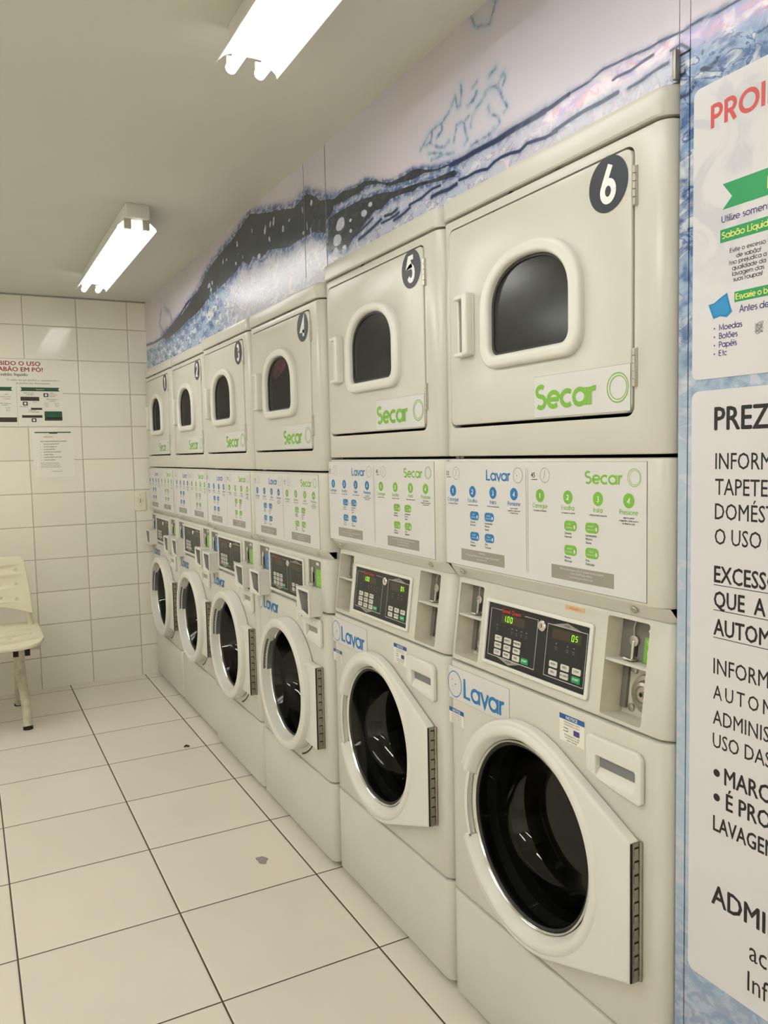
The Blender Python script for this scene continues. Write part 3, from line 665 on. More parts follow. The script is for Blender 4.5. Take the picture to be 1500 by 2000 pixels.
def instruction_sheet(zo):
    """printed sheet; z measured on the taller machines, zo shifts it"""
    b = MB(); F = Frame((0, 0, zo), (0, -1, 0), (0, 0, 1), (-1, 0, 0)); c_ = .0012
    b.shape([yr(.044, .681, 1.0955, 1.3385)], .0006, F, STICKE); b.shape([yr(.0452, .6805, 1.0965, 1.338)], .0009, F, STICK)
    b.text('32', -.676, 1.3065, .0095, F, BLACK, c_, bold=.03, xs=.95); b.flat(Y((.675, 1.3015), (.657, 1.3015), (.657, 1.3028), (.675, 1.3028)), F, BLACK, c_)
    b.text('45', -.355, 1.3065, .0095, F, BLACK, c_, bold=.03, xs=.95); b.flat(Y((.354, 1.3015), (.335, 1.3015), (.335, 1.3028), (.354, 1.3028)), F, BLACK, c_)
    clock(b, -.634, 1.311, .0145, F, PLATEG, c_); clock(b, -.312, 1.311, .0145, F, PLATEG, c_)
    b.geo('Lavar', -.513, 1.297, .0235, F, BLUE, c_, .17, xs=1.22); b.geo('Secar', -.197, 1.2975, .0235, F, GREEN, c_, .17, xs=1.30)
    b.ribbon(circ(-.399, 1.3095, .0158, 28), .0009, F, PLATEG, c_, True); b.flat(circ(-.402, 1.309, .0014, 8), F, PLATEG, c_); b.flat(circ(-.408, 1.314, .001, 8), F, PLATEG, c_)
    b.ribbon(circ(-.073, 1.3105, .0155, 28), .0009, F, GREEN, c_, True); b.ribbon(circ(-.072, 1.3105, .0125, 28), .0007, F, GREEN, c_, True)
    for y in (.3725, .3665): b.flat(Y((y, 1.110), (y-.0008, 1.110), (y-.0008, 1.324), (y, 1.324)), F, PLATEG, c_)
    wd = ('Carregue', 'Escolha', 'Insira', 'Pressione')
    sub = (('as roupas na lavadora',), ('o programa no painel',), ('a ficha no lado esquerdo',), ('aqui no painel', 'e aguarde o sinal sonoro', 'no final do ciclo'))
    for ys, m_ in (((.648, .567, .488, .413), BLUE), ((.327, .244, .162, .086), GREEN)):
        for i, y in enumerate(ys):
            b.flat(circ(-y, 1.270, .0132, 24), F, m_, c_); b.geo(str(i+1), -y, 1.2645, .0105, F, PALE, c_+.0002, .15, align='C')
            b.geo(wd[i], -y, 1.2455, .0090, F, m_, c_, .12, align='C')
            for j, s_ in enumerate(sub[i]): b.text(s_, -y, 1.2385-.0052*j, .0032, F, BLACK, c_, align='C', bold=.02, xs=.98)
    for (y1, y2), m_ in (((.5605, .503), BLUE), ((.237, .178), GREEN)):
        for y, z, t1, t2 in ((y1, 1.2155, 'Quente', 'Normal'), (y2, 1.2155, 'Levemente', 'Morno'), (y1, 1.1685, 'Morno', 'Normal'), (y2, 1.1685, 'Frio', 'Delicado')):
            b.flat(rrect(-y-.0175, -y+.0175, z-.0098, z+.0098, .0075), F, m_, c_)
            b.text({'Quente': 'HOT', 'Levemente': 'WARM', 'Morno': 'WARM', 'Frio': 'COLD'}[t1], -y-.003, z+.001, .0035, F, STICK, c_+.0002, align='C')
            b.text('NORMAL' if t2 == 'Normal' else 'DELICATE', -y-.003, z-.005, .0032, F, STICK, c_+.0002, align='C')
            b.flat(circ(-y+.0115, z-.002, .0026, 10, .004), F, STICK, c_+.0002)
            for j, s_ in enumerate((t1, t2) + (('Suave',) if t1 == 'Levemente' else ())):
                b.text(s_, -y-.0165, z-.0165-.0068*j, .0045, F, BLACK, c_, bold=.015)
    for y0, y1, tx in ((.448, .616, ('ATENÇÃO', 'Não coloque roupas em excesso, a lavagem fica prejudicada', 'ou a máquina para')), (.1215, .293, ('Não se interrompe o ciclo. A secagem termina e aperte', 'a tecla START para reiniciar', 'o processo até o final do ciclo'))):
        b.flat(yr(y0, y1, 1.1095, 1.1365), F, GREYB, c_)
        for j, s_ in enumerate(tx): b.text(s_, -(y0+y1)/2, 1.1292-.0068*j, .0036, F, STICK, c_+.0002, align='C')
    return b

def dryer_number(n, zo, top):
    b = MB(); F = Frame((0, 0, zo), (0, -1, 0), (0, 0, 1), (-1, 0, 0))
    b.flat(circ(-.1325, 1.8195, .0475, 48), F, DARK, .0042)
    b.geo(str(n), -.1325, 1.789, .062, F, PALE, .0046, .20, align='C', xs=.86)
    return b

def control_panel(F, L0, kind):
    """membrane control panel on frame F; b runs up the face, zc centre of panel"""
    pass

def make_machine(kind, name_label, number, xo, yoff):
    zo = 0.0 if kind == 'A' else -.042
    OFF = (0, -UW/2, 0)
    root = empty('stacked_washer_dryer', (xo, yoff+UW/2, 0), name_label, 'washing machine', 'row of stacked washers and dryers')
    F = FRONT; FZ = Frame((0, 0, zo), (0, -1, 0), (0, 0, 1), (-1, 0, 0))
    ztop = 1.940+zo
    zw = .858 if kind == 'A' else .843          # top of washer front
    zc0, zc1 = zw+.006, 1.066+zo                # console
    D = .70
    # cabinet: side sheets, back, floor, shelf, feet
    b = MB()
    for y0, y1 in ((E0+.0005, .016), (UW-.016, UW-E0-.0005)): b.box(.045, D, y0, y1, .022, ztop-.047, WHITE)
    b.box(D-.012, D, .016, UW-.016, .022, ztop-.047, WHITE); b.box(.045, D-.012, .016, UW-.016, .022, .035, GAP)
    b.box(.036, D-.012, .016, UW-.016, 1.055+zo, 1.07+zo, GAP); b.box(.06, D-.012, .016, UW-.016, zc0-.02, zc0-.006, GAP)
    b.box(.05, D-.012, .016, UW-.016, 1.335+zo, 1.345+zo, GAP)
    b.box(.05, .055, .016, UW-.016, .05, 1.30+zo, GAP) if False else None
    for x in (.08, D-.08):
        for y in (.05, UW-.05): b.lathe([(.0, 0), (.018, 0), (.018, .03), (0, .03)], x, y, Frame((0, 0, 0), (1, 0, 0), (0, 1, 0), (0, 0, 1)), GAP, 14)
    b.build('cabinet', root, OFF)
    b = MB(); panel(b, F, E0, UW-E0, .020, .283, [], WHITE); b.build('base_panel', root, OFF)
    # lid
    b = MB(); a0, a1 = -(UW-.0005), -.0005
    prof = [(.047, -.03), (.047, .0), (.047, .003), (.044, .006), (.012, .007), (.003, .004), (.0, -.003), (.0, -.03)]
    R = .03; rows = []
    for dz, dc in prof:
        q = []
        for k in range(7):
            t = PI-PI/2*k/6; q.append((a0+R+R*math.cos(t), -R+(R+dc)*math.sin(t)) if dc > -.02 else (a0+.01+k*.002, -.02))
        for k in range(7):
            t = PI/2-PI/2*k/6; q.append((a1-R+R*math.cos(t), -R+(R+dc)*math.sin(t)) if dc > -.02 else (a1-.022+k*.002, -.02))
        q = [(q[0][0], -D)]+q+[(q[-1][0], -D)]
        rows.append([(a, ztop-dz, c) for a, c in q])
    n_ = len(rows[0]); vs = [p_ for r_ in rows for p_ in r_]
    fs = [(i*n_+k, i*n_+k+1, (i+1)*n_+k+1, (i+1)*n_+k) for i in range(len(rows)-1) for k in range(n_-1)]
    fs += [tuple(range(n_)), tuple(range((len(rows)-1)*n_, len(rows)*n_))]
    b.add(vs, fs, WHITE, F); b.build('lid', root, OFF)
    # washer front with porthole
    WC = (.366, .552) if kind == 'A' else (.335, .548)
    dy0, dy1, dz0, dz1 = (.047, .186, .7375, .829) if kind == 'A' else (.040, .185, .733, .824)
    b = MB(); panel(b, F, E0, UW-E0, .289, zw, [circ(-WC[0], WC[1], .205, 64), yr(.056, .168, .7475, .799, .003)], WHITE, wall=.05)
    b.build('washer_front', root, OFF)
    # drum
    b = MB(); b.lathe([(.206, -.02), (.20, -.05), (.225, -.06), (.225, -.10), (.255, -.11), (.255, -.46)], -WC[0], WC[1], F, DRUM, 64)
    b.lathe([(.255, -.46), (.14, -.47), (.13, -.46), (.0, -.46)], -WC[0], WC[1], F, DRUMB, 64)
    for k in range(3):
        t = 90+120*k; b.lathe([(.25, -.12), (.19, -.15), (.18, -.28), (.19, -.42), (.25, -.45)], -WC[0], WC[1], F, DRUM, 6, t-9, t+9)
    b.build('drum', root, OFF)
    # upper (instruction) panel with sloping lower lip
    b = MB(); panel(b, F, E0, UW-E0, 1.089+zo, 1.3445+zo, [], WHITE)
    T = [(-(UW-.004), 1.0905+zo, -.012), (-(UW-.02), 1.0905+zo, -.0015), (-.02, 1.0905+zo, -.0015), (-.004, 1.0905+zo, -.012)]
    Bt = [(-(UW-.004), 1.064+zo, -.035), (-(UW-.02), 1.064+zo, -.022), (-.02, 1.064+zo, -.022), (-.004, 1.064+zo, -.035)]
    Bk = [(-(UW-.004), 1.064+zo, -.05), (-.004, 1.064+zo, -.05)]
    b.add(T+Bt+Bk, [(0, 1, 5, 4), (1, 2, 6, 5), (2, 3, 7, 6), (4, 5, 6, 7, 9, 8)], WHITE, F)
    ip = b.build('instruction_panel', root, OFF)
    LF = Frame((.0085, 0, 1.0785+zo), (0, -1, 0), (-.61, 0, .79), (-.79, 0, -.61))
    for y in (.626, .081):
        q = MB(); q.lathe([(.0075, .0), (.007, .0025), (.003, .003), (.0025, .001), (0, .001)], -y, 0, LF, STEEL, 16); q.build('screw', ip)
    instruction_sheet(zo).build('instruction_sheet', ip, smooth=0)
    # dryer front
    b = MB(); panel(b, F, E0, UW-E0, 1.3505+zo, 1.889+zo, [yr(.074, .651, 1.416+zo, 1.869+zo, .018)], WHITE, wall=.022)
    b.build('dryer_front', root, OFF)
    # dryer door
    gl = dshape(.352, .127, 1.563, 1.748, 1.655, .022); ro = dshape(.352, .158, 1.536, 1.775, 1.652, .046)
    b = MB(); b.shape([yr(.078, .647, 1.4225, 1.865, .016), dshape(.352, .14, 1.552, 1.76, 1.655, .03)], .020, FZ, WHITE, -.0165, .003)
    dd = b.build('dryer_door', root, OFF)
    b = MB(); b.shape([ro, gl], .030, FZ, WHITE2, -.010, .009, 4); b.build('window_ring', dd)
    b = MB(); b.shape([dshape(.352, .1275, 1.5625, 1.7485, 1.655, .022), dshape(.352, .121, 1.568, 1.742, 1.655, .018)], .006, FZ, RUBBER, .0, .001); b.build('window_seal', dd)
    b = MB(); b.shape([dshape(.352, .129, 1.561, 1.750, 1.655, .022)], 0, FZ, GLASSD, .002); b.build('window_glass', dd, smooth=0)
    b = MB(); b.shape([yr(.546, .606, 1.574, 1.711, .006), yr(.566, .599, 1.584, 1.701, .003)], .008, FZ, WHITE2, .003, .002)
    b.shape([yr(.546, .5655, 1.574, 1.711, .005)], .022, FZ, WHITE2, .006, .005)
    b.shape([yr(.5655, .602, 1.700, 1.711, .003)], .020, FZ, WHITE2, .004, .003); b.shape([yr(.5655, .602, 1.574, 1.584, .003)], .020, FZ, WHITE2, .004, .003)
    b.flat(yr(.566, .599, 1.584, 1.701), FZ, LATCHG, .0042); b.build('door_handle', dd)
    for z in (1.7995, 1.4985):
        b = MB(); b.box(-.0755, -.0665, z-.033, z+.033, -.004, .0035, STEEL, FZ, .001)
        for j in range(5): b.lathe([(0, .0), (.0035, 0), (.0035, .0115), (0, .0115)], -.0705, .0045, Frame((0, 0, z-.032+j*.013+zo), (0, -1, 0), (-1, 0, 0), (0, 0, 1)), STEEL, 10)
        b.build('hinge', dd)
    b = MB(); b.shape([yr(.0795, .3405, 1.4255, 1.5065)], .0006, FZ, STICKE, .0032); b.shape([yr(.080, .340, 1.426, 1.506)], .0008, FZ, STICK, .0032)
    b.geo('Secar', -.335, 1.4425, .0460, FZ, GREEN, .0044, .20, xs=1.19)
    b.ribbon(circ(-.1095, 1.4675, .0255, 40), .0022, FZ, GREEN, .0044, True); b.ribbon(circ(-.1085, 1.4675, .0205, 40), .0016, FZ, GREEN, .0044, True)
    b.build('dryer_sticker', dd, smooth=0)
    dryer_number(number, zo, 0).build('number_sticker', dd, smooth=0)
    # dryer drum
    b = MB(); b.lathe([(.262, -.003), (.262, -.05), (.262, -.5), (0, -.5)], -.352, 1.64+zo, F, DRUM, 48); b.build('dryer_drum', root, OFF)
    # ---------------- console
    if kind == 'A':
        dx = .0265; Ln = math.hypot(dx, zc1-zc0); tx, tz = dx/Ln, (zc1-zc0)/Ln
        K = Frame((0, 0, zc0), (0, -1, 0), (tx, 0, tz), (-tz, 0, tx))
        holes = [yr(.060, .162, .008, .191, .005), yr(.560, .657, .012, .186, .005)]
    else:
        Ln = zc1-zc0; K = Frame((.004, 0, zc0), (0, -1, 0), (0, 0, 1), (-1, 0, 0)); tx = 0
        holes = [yr(.055, .160, .075, .164, .002), yr(.548, .655, .075, .164, .002)]
    b = MB(); panel(b, K, E0, UW-E0, 0, Ln, holes, WHITE, back=.05, wall=.018 if kind == 'A' else .004)
    con = b.build('console', root, OFF)
    # control panel
    bb0, bb1 = ((.893-zc0), (1.0225-zc0)) if kind == 'A' else (.017, .149)
    sx = (bb1-bb0)/.1295
    zb = lambda z: bb0+(z-.893)*sx
    b = MB(); b.shape([yr(.193, .540, bb0-.0085, bb1+.0085, .006), yr(.2025, .531, bb0, bb1, .002)], .006, K, WHITE2, .0, .002)
    cp = b.build('control_panel', con)
    b = MB(); b.shape([yr(.202, .5315, bb0-.0005, bb1+.0005)], 0, K, PANELB, .0015)
    c1 = .002
    Lr = lambda pts, w_=.0011, m_=STICK: b.ribbon(pts, w_, K, m_, c1)
    Lr(Y((.482, zb(1.0105)), (.522, zb(1.0105)), (.522, zb(.9065)), (.358, zb(.9065)), (.358, zb(1.0105)), (.402, zb(1.0105))))
    Lr(Y((.326, zb(1.0095)), (.209, zb(1.0095)), (.209, zb(.9045)), (.326, zb(.9045)))[::1] + Y((.326, zb(1.0095))))
    b.flat(Y((.485, zb(.9055)), (.405, zb(.9055)), (.445, zb(.8955))), K, GREYB, c1+.0001); b.text('WASHER', -.445, zb(.9015), .0035, K, PANELB, c1+.0003, 'C', .02)
    b.flat(Y((.31, zb(1.0105)), (.228, zb(1.0105)), (.268, zb(1.0195))), K, GREYB, c1+.0001); b.text('DRYER', -.268, zb(1.0118), .0035, K, PANELB, c1+.0003, 'C', .02)
    b.text('Speed Queen', -.4815, zb(1.0065), .0085, K, REDP, c1+.0002, 'L', .03, .98)
    b.flat(yr(.400, .483, zb(.984), zb(1.003)), K, DISP, c1); b.flat(yr(.225, .310, zb(.983), zb(1.0035)), K, DISP, c1)
    def seg(ch, a, b0_, h):
        w_ = h*.5; t = h*.15
        S_ = {'0': 'abcdef', '1': 'bc', '5': 'acdfg', '9': 'abcdfg', '2': 'abdeg'}[ch]
        P_ = {'a': [(0, 1), (1, 1)], 'b': [(1, 1), (1, .5)], 'c': [(1, .5), (1, 0)], 'd': [(0, 0), (1, 0)], 'e': [(0, 0), (0, .5)], 'f': [(0, .5), (0, 1)], 'g': [(0, .5), (1, .5)]}
        for k in S_: b.ribbon([(a+x*w_+y*h*.08, b0_+y*h) for x, y in P_[k]], t, K, LCD, c1+.0003)
    if kind == 'A':
        for ch, a in (('1', -.474), ('0', -.461), ('0', -.450)): seg(ch, a, zb(.988), .0115)
        b.flat(circ(-.4655, zb(.9885), .0009, 8), K, LCD, c1+.0003)
        seg('0', -.252, zb(.9875), .0115); seg('5', -.241, zb(.9885), .0100)
    for y in (.495, .442, .426, .409, .392): b.text('●' if False else 'o', -y, zb(.975), .003, K, STICK, c1, 'C', .05); b.text('wash', -y, zb(.968), .0022, K, GREYB, c1, 'C'); b.text('rinse', -y, zb(.964), .0022, K, GREYB, c1, 'C')
    for y in (.296, .262, .244): b.text('o', -y, zb(.973), .003, K, STICK, c1, 'C', .05); b.text('drying', -y, zb(.966), .0022, K, GREYB, c1, 'C'); b.text('temp', -y, zb(.962), .0022, K, GREYB, c1, 'C')
    b.build('membrane', cp, smooth=0)
    def key(y, z, m_, t1):
        q = MB(); z = zb(z); q.shape([yr(y-.0122, y+.0122, z-.0062, z+.0062, .0025)], .0022, K, m_, .0012, .0006, 1)
        tm = PALE if m_ is KEYG else BLACK
        q.text(t1, -y, z-.0012, .0042, K, tm, .0037, 'C', .02); q.build('button', cp)
    rowsL = (('HOT', 'WARM', 'COLD'), ('HEAVY', 'LIGHT', 'RINSE'), ('NORMAL', 'PERM', 'DELI'))
    for r_ in range(3):
        for c2 in range(3): key((.4865, .453, .4195)[c2], (.9475, .9320, .9165)[r_], KEYW, rowsL[c2][r_])
    key(.3895, .9165, KEYG, 'START')
    for y, z, t in ((.2985, .9315, 'HIGH'), (.264, .9315, 'MED'), (.230, .9315, 'LOW'), (.2985, .9155, 'DELI'), (.264, .9155, 'NO HEAT')): key(y, z, KEYW, t)
    key(.230, .9155, KEYG, 'START')
    q = MB(); q.lathe([(.0115, 0.0015), (.0115, .006), (.0095, .008), (.006, .0085), (.0055, .007), (0, .007)], -.3405, zb(1.0015), K, CHROME, 24)
    q.box(-.3415, -.3395, zb(1.0015)-.004, zb(1.0015)+.004, .0068, .0074, HOLE, K); q.build('key_lock', cp)
    q = MB(); q.shape([yr(.225, .281, Ln-.0215, Ln-.0125)] if kind == 'A' else [yr(.225, .281, Ln-.0095, Ln-.0015)], .0004, K, ORANGE, .0001)
    if kind == 'A': q.text('MÁQUINA %d' % number, -.253, Ln-.0195, .004, K, REDP, .0007, 'C')
    if kind == 'A': q.build('small_sticker', con, smooth=0)
    # coin recesses / boxes
    for side in (0, 1):
        if kind == 'A':
            y0, y1 = ((.060, .162), (.560, .657))[side]; z0, z1 = ((.008, .191), (.012, .186))[side]; sh = .108
            b = MB()
            for lo, hi, dep, m_ in ((sh+.0035, z1, .034, PLATEG), (z0, sh, .052, RECESS)):
                a0, a1 = -y1, -y0
                b.add([(a0, lo, 0), (a1, lo, 0), (a1, hi, 0), (a0, hi, 0), (a0+.004, lo+.002, -dep), (a1-.002, lo+.002, -dep), (a1-.002, hi-.002, -dep), (a0+.004, hi-.002, -dep)],
                      [(0, 1, 5, 4), (1, 2, 6, 5), (2, 3, 7, 6), (3, 0, 4, 7)], RECESS, K)
                b.flat([(a0+.004, lo+.002), (a1-.002, lo+.002), (a1-.002, hi-.002), (a0+.004, hi-.002)], K, m_, -dep)
            b.box(-y1, -y0, sh, sh+.0045, -.034, -.0015, WHITE2, K, .001)
            b.box(-y1+.004, -y1+.018, z0+.012, sh-.004, -.052, -.045, PLATEG, K, .001)
            b.flat([(-y0-.034, z1-.018), (-y0-.030, z1-.013), (-y0-.014, z1-.013), (-y0-.010, z1-.018), (-y0-.014, z1-.023), (-y0-.030, z1-.023)], K, STICK, -.0335)
            cr = b.build('coin_recess', con)
            cS, cz = -y1+.040, sh+.006
            q = MB(); q.shape([circ(cS, cz+.036, .0105, 24)], .006, K, STEEL, -.034, .001); q.box(cS-.003, cS+.003, cz+.002, cz+.036, -.033, -.026, CHROME, K, .0015)
            q.box(cS-.011, cS+.011, cz+.001, cz+.005, -.034, -.014, CHROME, K, .0015); q.tube([(cS-.001, cz+.044, -.030), (cS-.002, cz+.06, -.029), (cS, cz+.074, -.031)], .0016, STEEL, 8, K)
            q.box(cS+.004, cS+.007, cz+.008, cz+.034, -.0338, -.033, HOLE, K); q.build('coin_slide', cr)
            q = MB(); m_ = GREEN if side == 0 else BLUE
            q.shape([yr(y0+.004, y0+.040, cz+.001, cz+.047)], .0005, K, m_, -.0338); q.geo('Secar' if side == 0 else 'Lavar', -y0-.022, cz+.034, .008, K, STICK, -.0330, .12, align='C')
            q.ribbon(circ(-y0-.022, cz+.019, .0095, 24), .0010, K, STICK, -.0330, True); q.build('coin_sticker', cr, smooth=0)
            lc = (-(y0+y1)/2+.012, (z0+sh)/2-.002)
            q = MB(); q.lathe([(.037, 0), (.034, .006), (.026, .007), (.022, .014), (.016, .016), (.014, .012), (.006, .012), (.0055, .017), (0, .017)], lc[0], lc[1], K.sh(-.0519), STEEL, 32)
            q.lathe([(.0042, .0172), (0, .0174)], lc[0], lc[1], K.sh(-.0519), HOLE, 12); q.build('coin_lock', cr)
            for zz in (z0+.016, sh-.014):
                q = MB(); q.lathe([(.008, 0), (.007, .004), (0, .006)], -y1+.029, zz, K.sh(-.0519), STEEL, 14); q.build('bolt', cr)
        else:
            y0, y1 = ((.055, .160), (.548, .655))[side]
            q = MB(); q.flat(yr(y0, y1, .072, .166), K, PLATEG, -.0035)
            q.flat(rrect(-y0-.045, -y0-.022, .148, .158, .003), K, STICK, -.003)
            mt = q.build('coin_plate', con, smooth=0)
            cS = -y1+.034
            q = MB(); q.shape([circ(cS, .132, .009, 20)], .004, K, STEEL, -.003, .001); q.box(cS-.003, cS+.003, .086, .14, -.003, .003, CHROME, K, .001); q.box(cS+.004, cS+.007, .09, .12, -.0032, -.002, HOLE, K)
            q.box(cS-.012, cS+.012, .080, .088, -.003, .012, CHROME, K, .002); q.build('coin_slide', mt)
            q = MB(); q.shape([yr(y0+.003, y0+.048, .078, .135)], .0005, K, GREEN if side == 0 else BLUE, -.0033); q.ribbon(circ(-y0-.026, .10, .011, 24), .0012, K, STICK, -.0025, True); q.build('coin_sticker', mt, smooth=0)
            # projecting coin box with a funnel-shaped mouth
            a0, a1 = -y1-.002, -y0+.002; z0, z1 = -.018, .075; pr = .046
            mouth = [(a0+.010, z1-.009), (a1-.009, z1-.009), (a1-.009, z0+.010), (a0+.040, z0+.020)]
            mouth = [(x, z) for x, z in mouth]
            q = MB(); q.shape([rrect(a0, a1, z0, z1, .004, 3), mouth], .006, K, WHITE2, pr-.006, .0012)
            q.add([(a0+.001, z0+.003, -.004), (a1-.001, z0+.003, -.004), (a1-.001, z1-.001, -.004), (a0+.001, z1-.001, -.004), (a0+.001, z0+.003, pr-.002), (a1-.001, z0+.003, pr-.002), (a1-.001, z1-.001, pr-.002), (a0+.001, z1-.001, pr-.002)],
                  [(0, 1, 5, 4), (1, 2, 6, 5), (2, 3, 7, 6), (3, 0, 4, 7)], WHITE2, K)
            dm = [((x-(a0+a1)/2)*.82+(a0+a1)/2+.004, z) for x, z in mouth]
            q.add([(x, z, pr-.003) for x, z in mouth]+[(x, z, pr-.022) for x, z in dm], [(i, (i+1) % 4, 4+(i+1) % 4, 4+i) for i in range(4)]+[(4, 5, 6, 7)], PLATEG, K)
            cb = q.build('coin_box', con)
            q = MB(); lx = (a0+a1)/2+.014; q.lathe([(.017, 0), (.016, .006), (.007, .010), (.006, .007), (0, .007)], lx, .026, K.sh(pr-.022), STEEL, 24); q.box(lx-.0022, lx+.0022, .018, .034, pr-.0135, pr-.0125, HOLE, K); q.build('coin_lock', cb)
    # ---------------- washer door
    cy, cz = WC
    if kind == 'A':
        Ro = .2410; hy0, hz0, hz1 = .0575, .412, .672
        pts = []
        # hull of circle and hinge edge, starting at the hinge top going anticlockwise (a = -y)
        ca = -cy; hx = -hy0
        def tang(px, pz, sgn):
            dx_, dz_ = px-ca, pz-cz; dist = math.hypot(dx_, dz_); return math.degrees(math.atan2(dz_, dx_)+sgn*math.acos(Ro/dist))
        tU = tang(hx, hz1, 1); tL = tang(hx, hz0, -1)
        t = tU; out_ = []
        N_ = 90
        for k in range(N_+1):
            th = tU+(360+tL-tU)*k/N_; r_ = Ro
            out_.append((th, r_))
        n0, n1 = 160, 202
        P1 = [(ca+r_*math.cos(math.radians(th)), cz+r_*math.sin(math.radians(th))) for th, r_ in out_ if th < n0]
        P2 = [(ca+r_*math.cos(math.radians(th)), cz+r_*math.sin(math.radians(th))) for th, r_ in out_ if th > n1]
        notch = [(ca+Ro*math.cos(math.radians(n0)), cz+Ro*math.sin(math.radians(n0)))]+[(ca+.2065*math.cos(math.radians(q_)), cz+.2065*math.sin(math.radians(q_))) for q_ in range(n0, n1+1, 4)]+[(ca+Ro*math.cos(math.radians(n1)), cz+Ro*math.sin(math.radians(n1)))]
        outline = [(hx, hz0), (hx, hz1)]+P1+notch+P2
        b = MB(); b.shape([outline, circ(ca, cz, .2055, 72)], .026, F, WHITE2, .002, .006, 3)
        b.lathe([(.2310, .0270), (.2275, .0305), (.220, .0325), (.212, .0315), (.206, .0270), (.198, .0130), (.1945, .004)], ca, cz, F, WHITE2, 84, n1-360, n0)
        wd_ = b.build('washer_door', root, OFF)
        # pull pocket in the notch
        b = MB()
        b.lathe([(.2360, -.001), (.230, .0005), (.219, .003), (.216, .0145), (.212, .015)], ca, cz, F, WHITE2, 10, n0+.5, n1-.5)
        b.lathe([(.2125, .0125), (.2122, .0110), (.2023, .0110), (.2020, .0125)], ca, cz, F, LATCHG, 12, n0+3, n1-3)
        b.lathe([(.2020, .010), (.2018, .0125), (.198, .0135), (.1945, .012), (.1940, .004)], ca, cz, F, WHITE2, 12, n0+.5, n1-.5)
        for t_ in (n0+3, n1-3): b.add([(ca+r_*math.cos(math.radians(t_)), cz+r_*math.sin(math.radians(t_)), c2_) for r_, c2_ in ((.2125, .0155), (.2018, .0155), (.2018, .007), (.2125, .007))], [(0, 1, 2, 3)], WHITE2, F)
        b.lathe([(.216, .0145), (.202, .0150)], ca, cz, F, WHITE2, 3, n0+.5, n0+3); b.lathe([(.216, .0145), (.202, .0150)], ca, cz, F, WHITE2, 3, n1-3, n1-.5)
        for t in (174, 194): b.lathe([(.0032, 0), (0, .0004)], ca+.2075*math.cos(math.radians(t)), cz+.2075*math.sin(math.radians(t)), F.sh(.0112), HOLE, 10)
        b.build('door_handle', wd_)
        hp = (hy0, hz0, hz1)
    else:
        Ro = .231; ca = -cy; hy0, hz0, hz1 = .052, .392, .668
        b = MB()
        b.lathe([(.2335, .002), (.2335, .036), (.230, .045), (.222, .050), (.208, .051), (.201, .048), (.198, .040), (.196, .012), (.192, .006)], ca, cz, F, WHITE2, 84)
        wd_ = b.build('washer_door', root, OFF)
        b = MB(); ang = math.degrees(math.asin((hz1-cz)/.215)); an2 = math.degrees(math.asin((hz0-cz)/.215))
        o_ = [(-hy0, hz0), (-hy0, hz1)]+[(ca+.215*math.cos(math.radians(q_)), cz+.215*math.sin(math.radians(q_))) for q_ in np.linspace(ang, an2, 12)]
        b.shape([o_], .025, F, WHITE2, .003, .003); b.build('hinge_block', wd_)
        b = MB(); b.lathe([(.1975, .040), (.197, .010), (.186, .009), (.184, .030)], ca, cz, F, LATCHG, 12, 138, 178); b.build('door_handle', wd_)
        b = MB(); b.lathe([(.2555, .0004), (.2495, .0004)], ca, cz, F, GAP, 20, -72, -34); b.build('drip_groove', root, OFF, smooth=0)
    # hinge on the door edge
    b = MB(); hyy = hy0
    hx0 = -hyy+.0005
    ct = .0225 if kind == 'A' else .024
    b.box(hx0, hx0+.0010, hz0+.002, hz1-.002, .003, ct+.003, HOLE, F)
    b.box(hx0+.0008, hx0+.0022, hz0+.002, hz1-.002, .002, ct-.001, HINGE, F)
    b.tube([(hx0+.003, hz0+.002, .0035), (hx0+.003, hz1-.002, .0035)], .0035, HINGE, 12, F)
    n_ = 10; st = (hz1-hz0-.012)/n_
    for k in range(n_):
        z_ = hz0+.008+k*st
        b.box(hx0+.0022, hx0+.0026, z_+st*.18, z_+st*.80, .0065, ct-.005, HOLE, F); b.box(hx0+.0024, hx0+.0034, z_+st*.18, z_+st*.68, .0085, ct-.0035, HINGE, F)
    b.build('hinge', wd_)
    # glass
    b = MB(); b.lathe([(.1955, .012), (.1925, .0155), (.190, .013), (.1885, .009)], ca, cz, F, CHROME, 72)
    b.lathe([(.1885, .009), (.1865, .012), (.1845, .009), (.183, .0)], ca, cz, F, RUBBER, 72); b.build('glass_rim', wd_)
    b = MB(); b.lathe([(.190, .006), (.184, .006), (.174, -.03), (.162, -.075), (.146, -.095), (.108, -.105), (0, -.108)], ca, cz, F, GLASSW, 72); b.build('glass_bowl', wd_)
    b = MB(); b.lathe([(.189, .002), (.199, -.015), (.204, -.03), (.186, -.045), (.182, -.075)], ca, cz, F, mat_seal, 64); b.build('door_gasket', root, OFF)
    # drawer
    do = [(-dy1, dz0+.022)]+[(-dy1+(dy1-dy0-.012)*k/8, dz0+.020*(1-k/8)**1.6) for k in range(1, 8)]+[(-dy0-.006, dz0-.002), (-dy0, dz0+.004), (-dy0, dz1-.010), (-dy0-.010, dz1), (-dy1+.008, dz1), (-dy1, dz1-.008)]
    b = MB(); b.shape([do, rrect(-.160, -.062, .7545, .7935, (.004, .006, .004, .004))], .011, F, WHITE2, .0005, .003)
    dr = b.build('detergent_drawer', root, OFF)
    q = MB(); a0, a1, l0, l1 = -.1605, -.0615, .754, .794
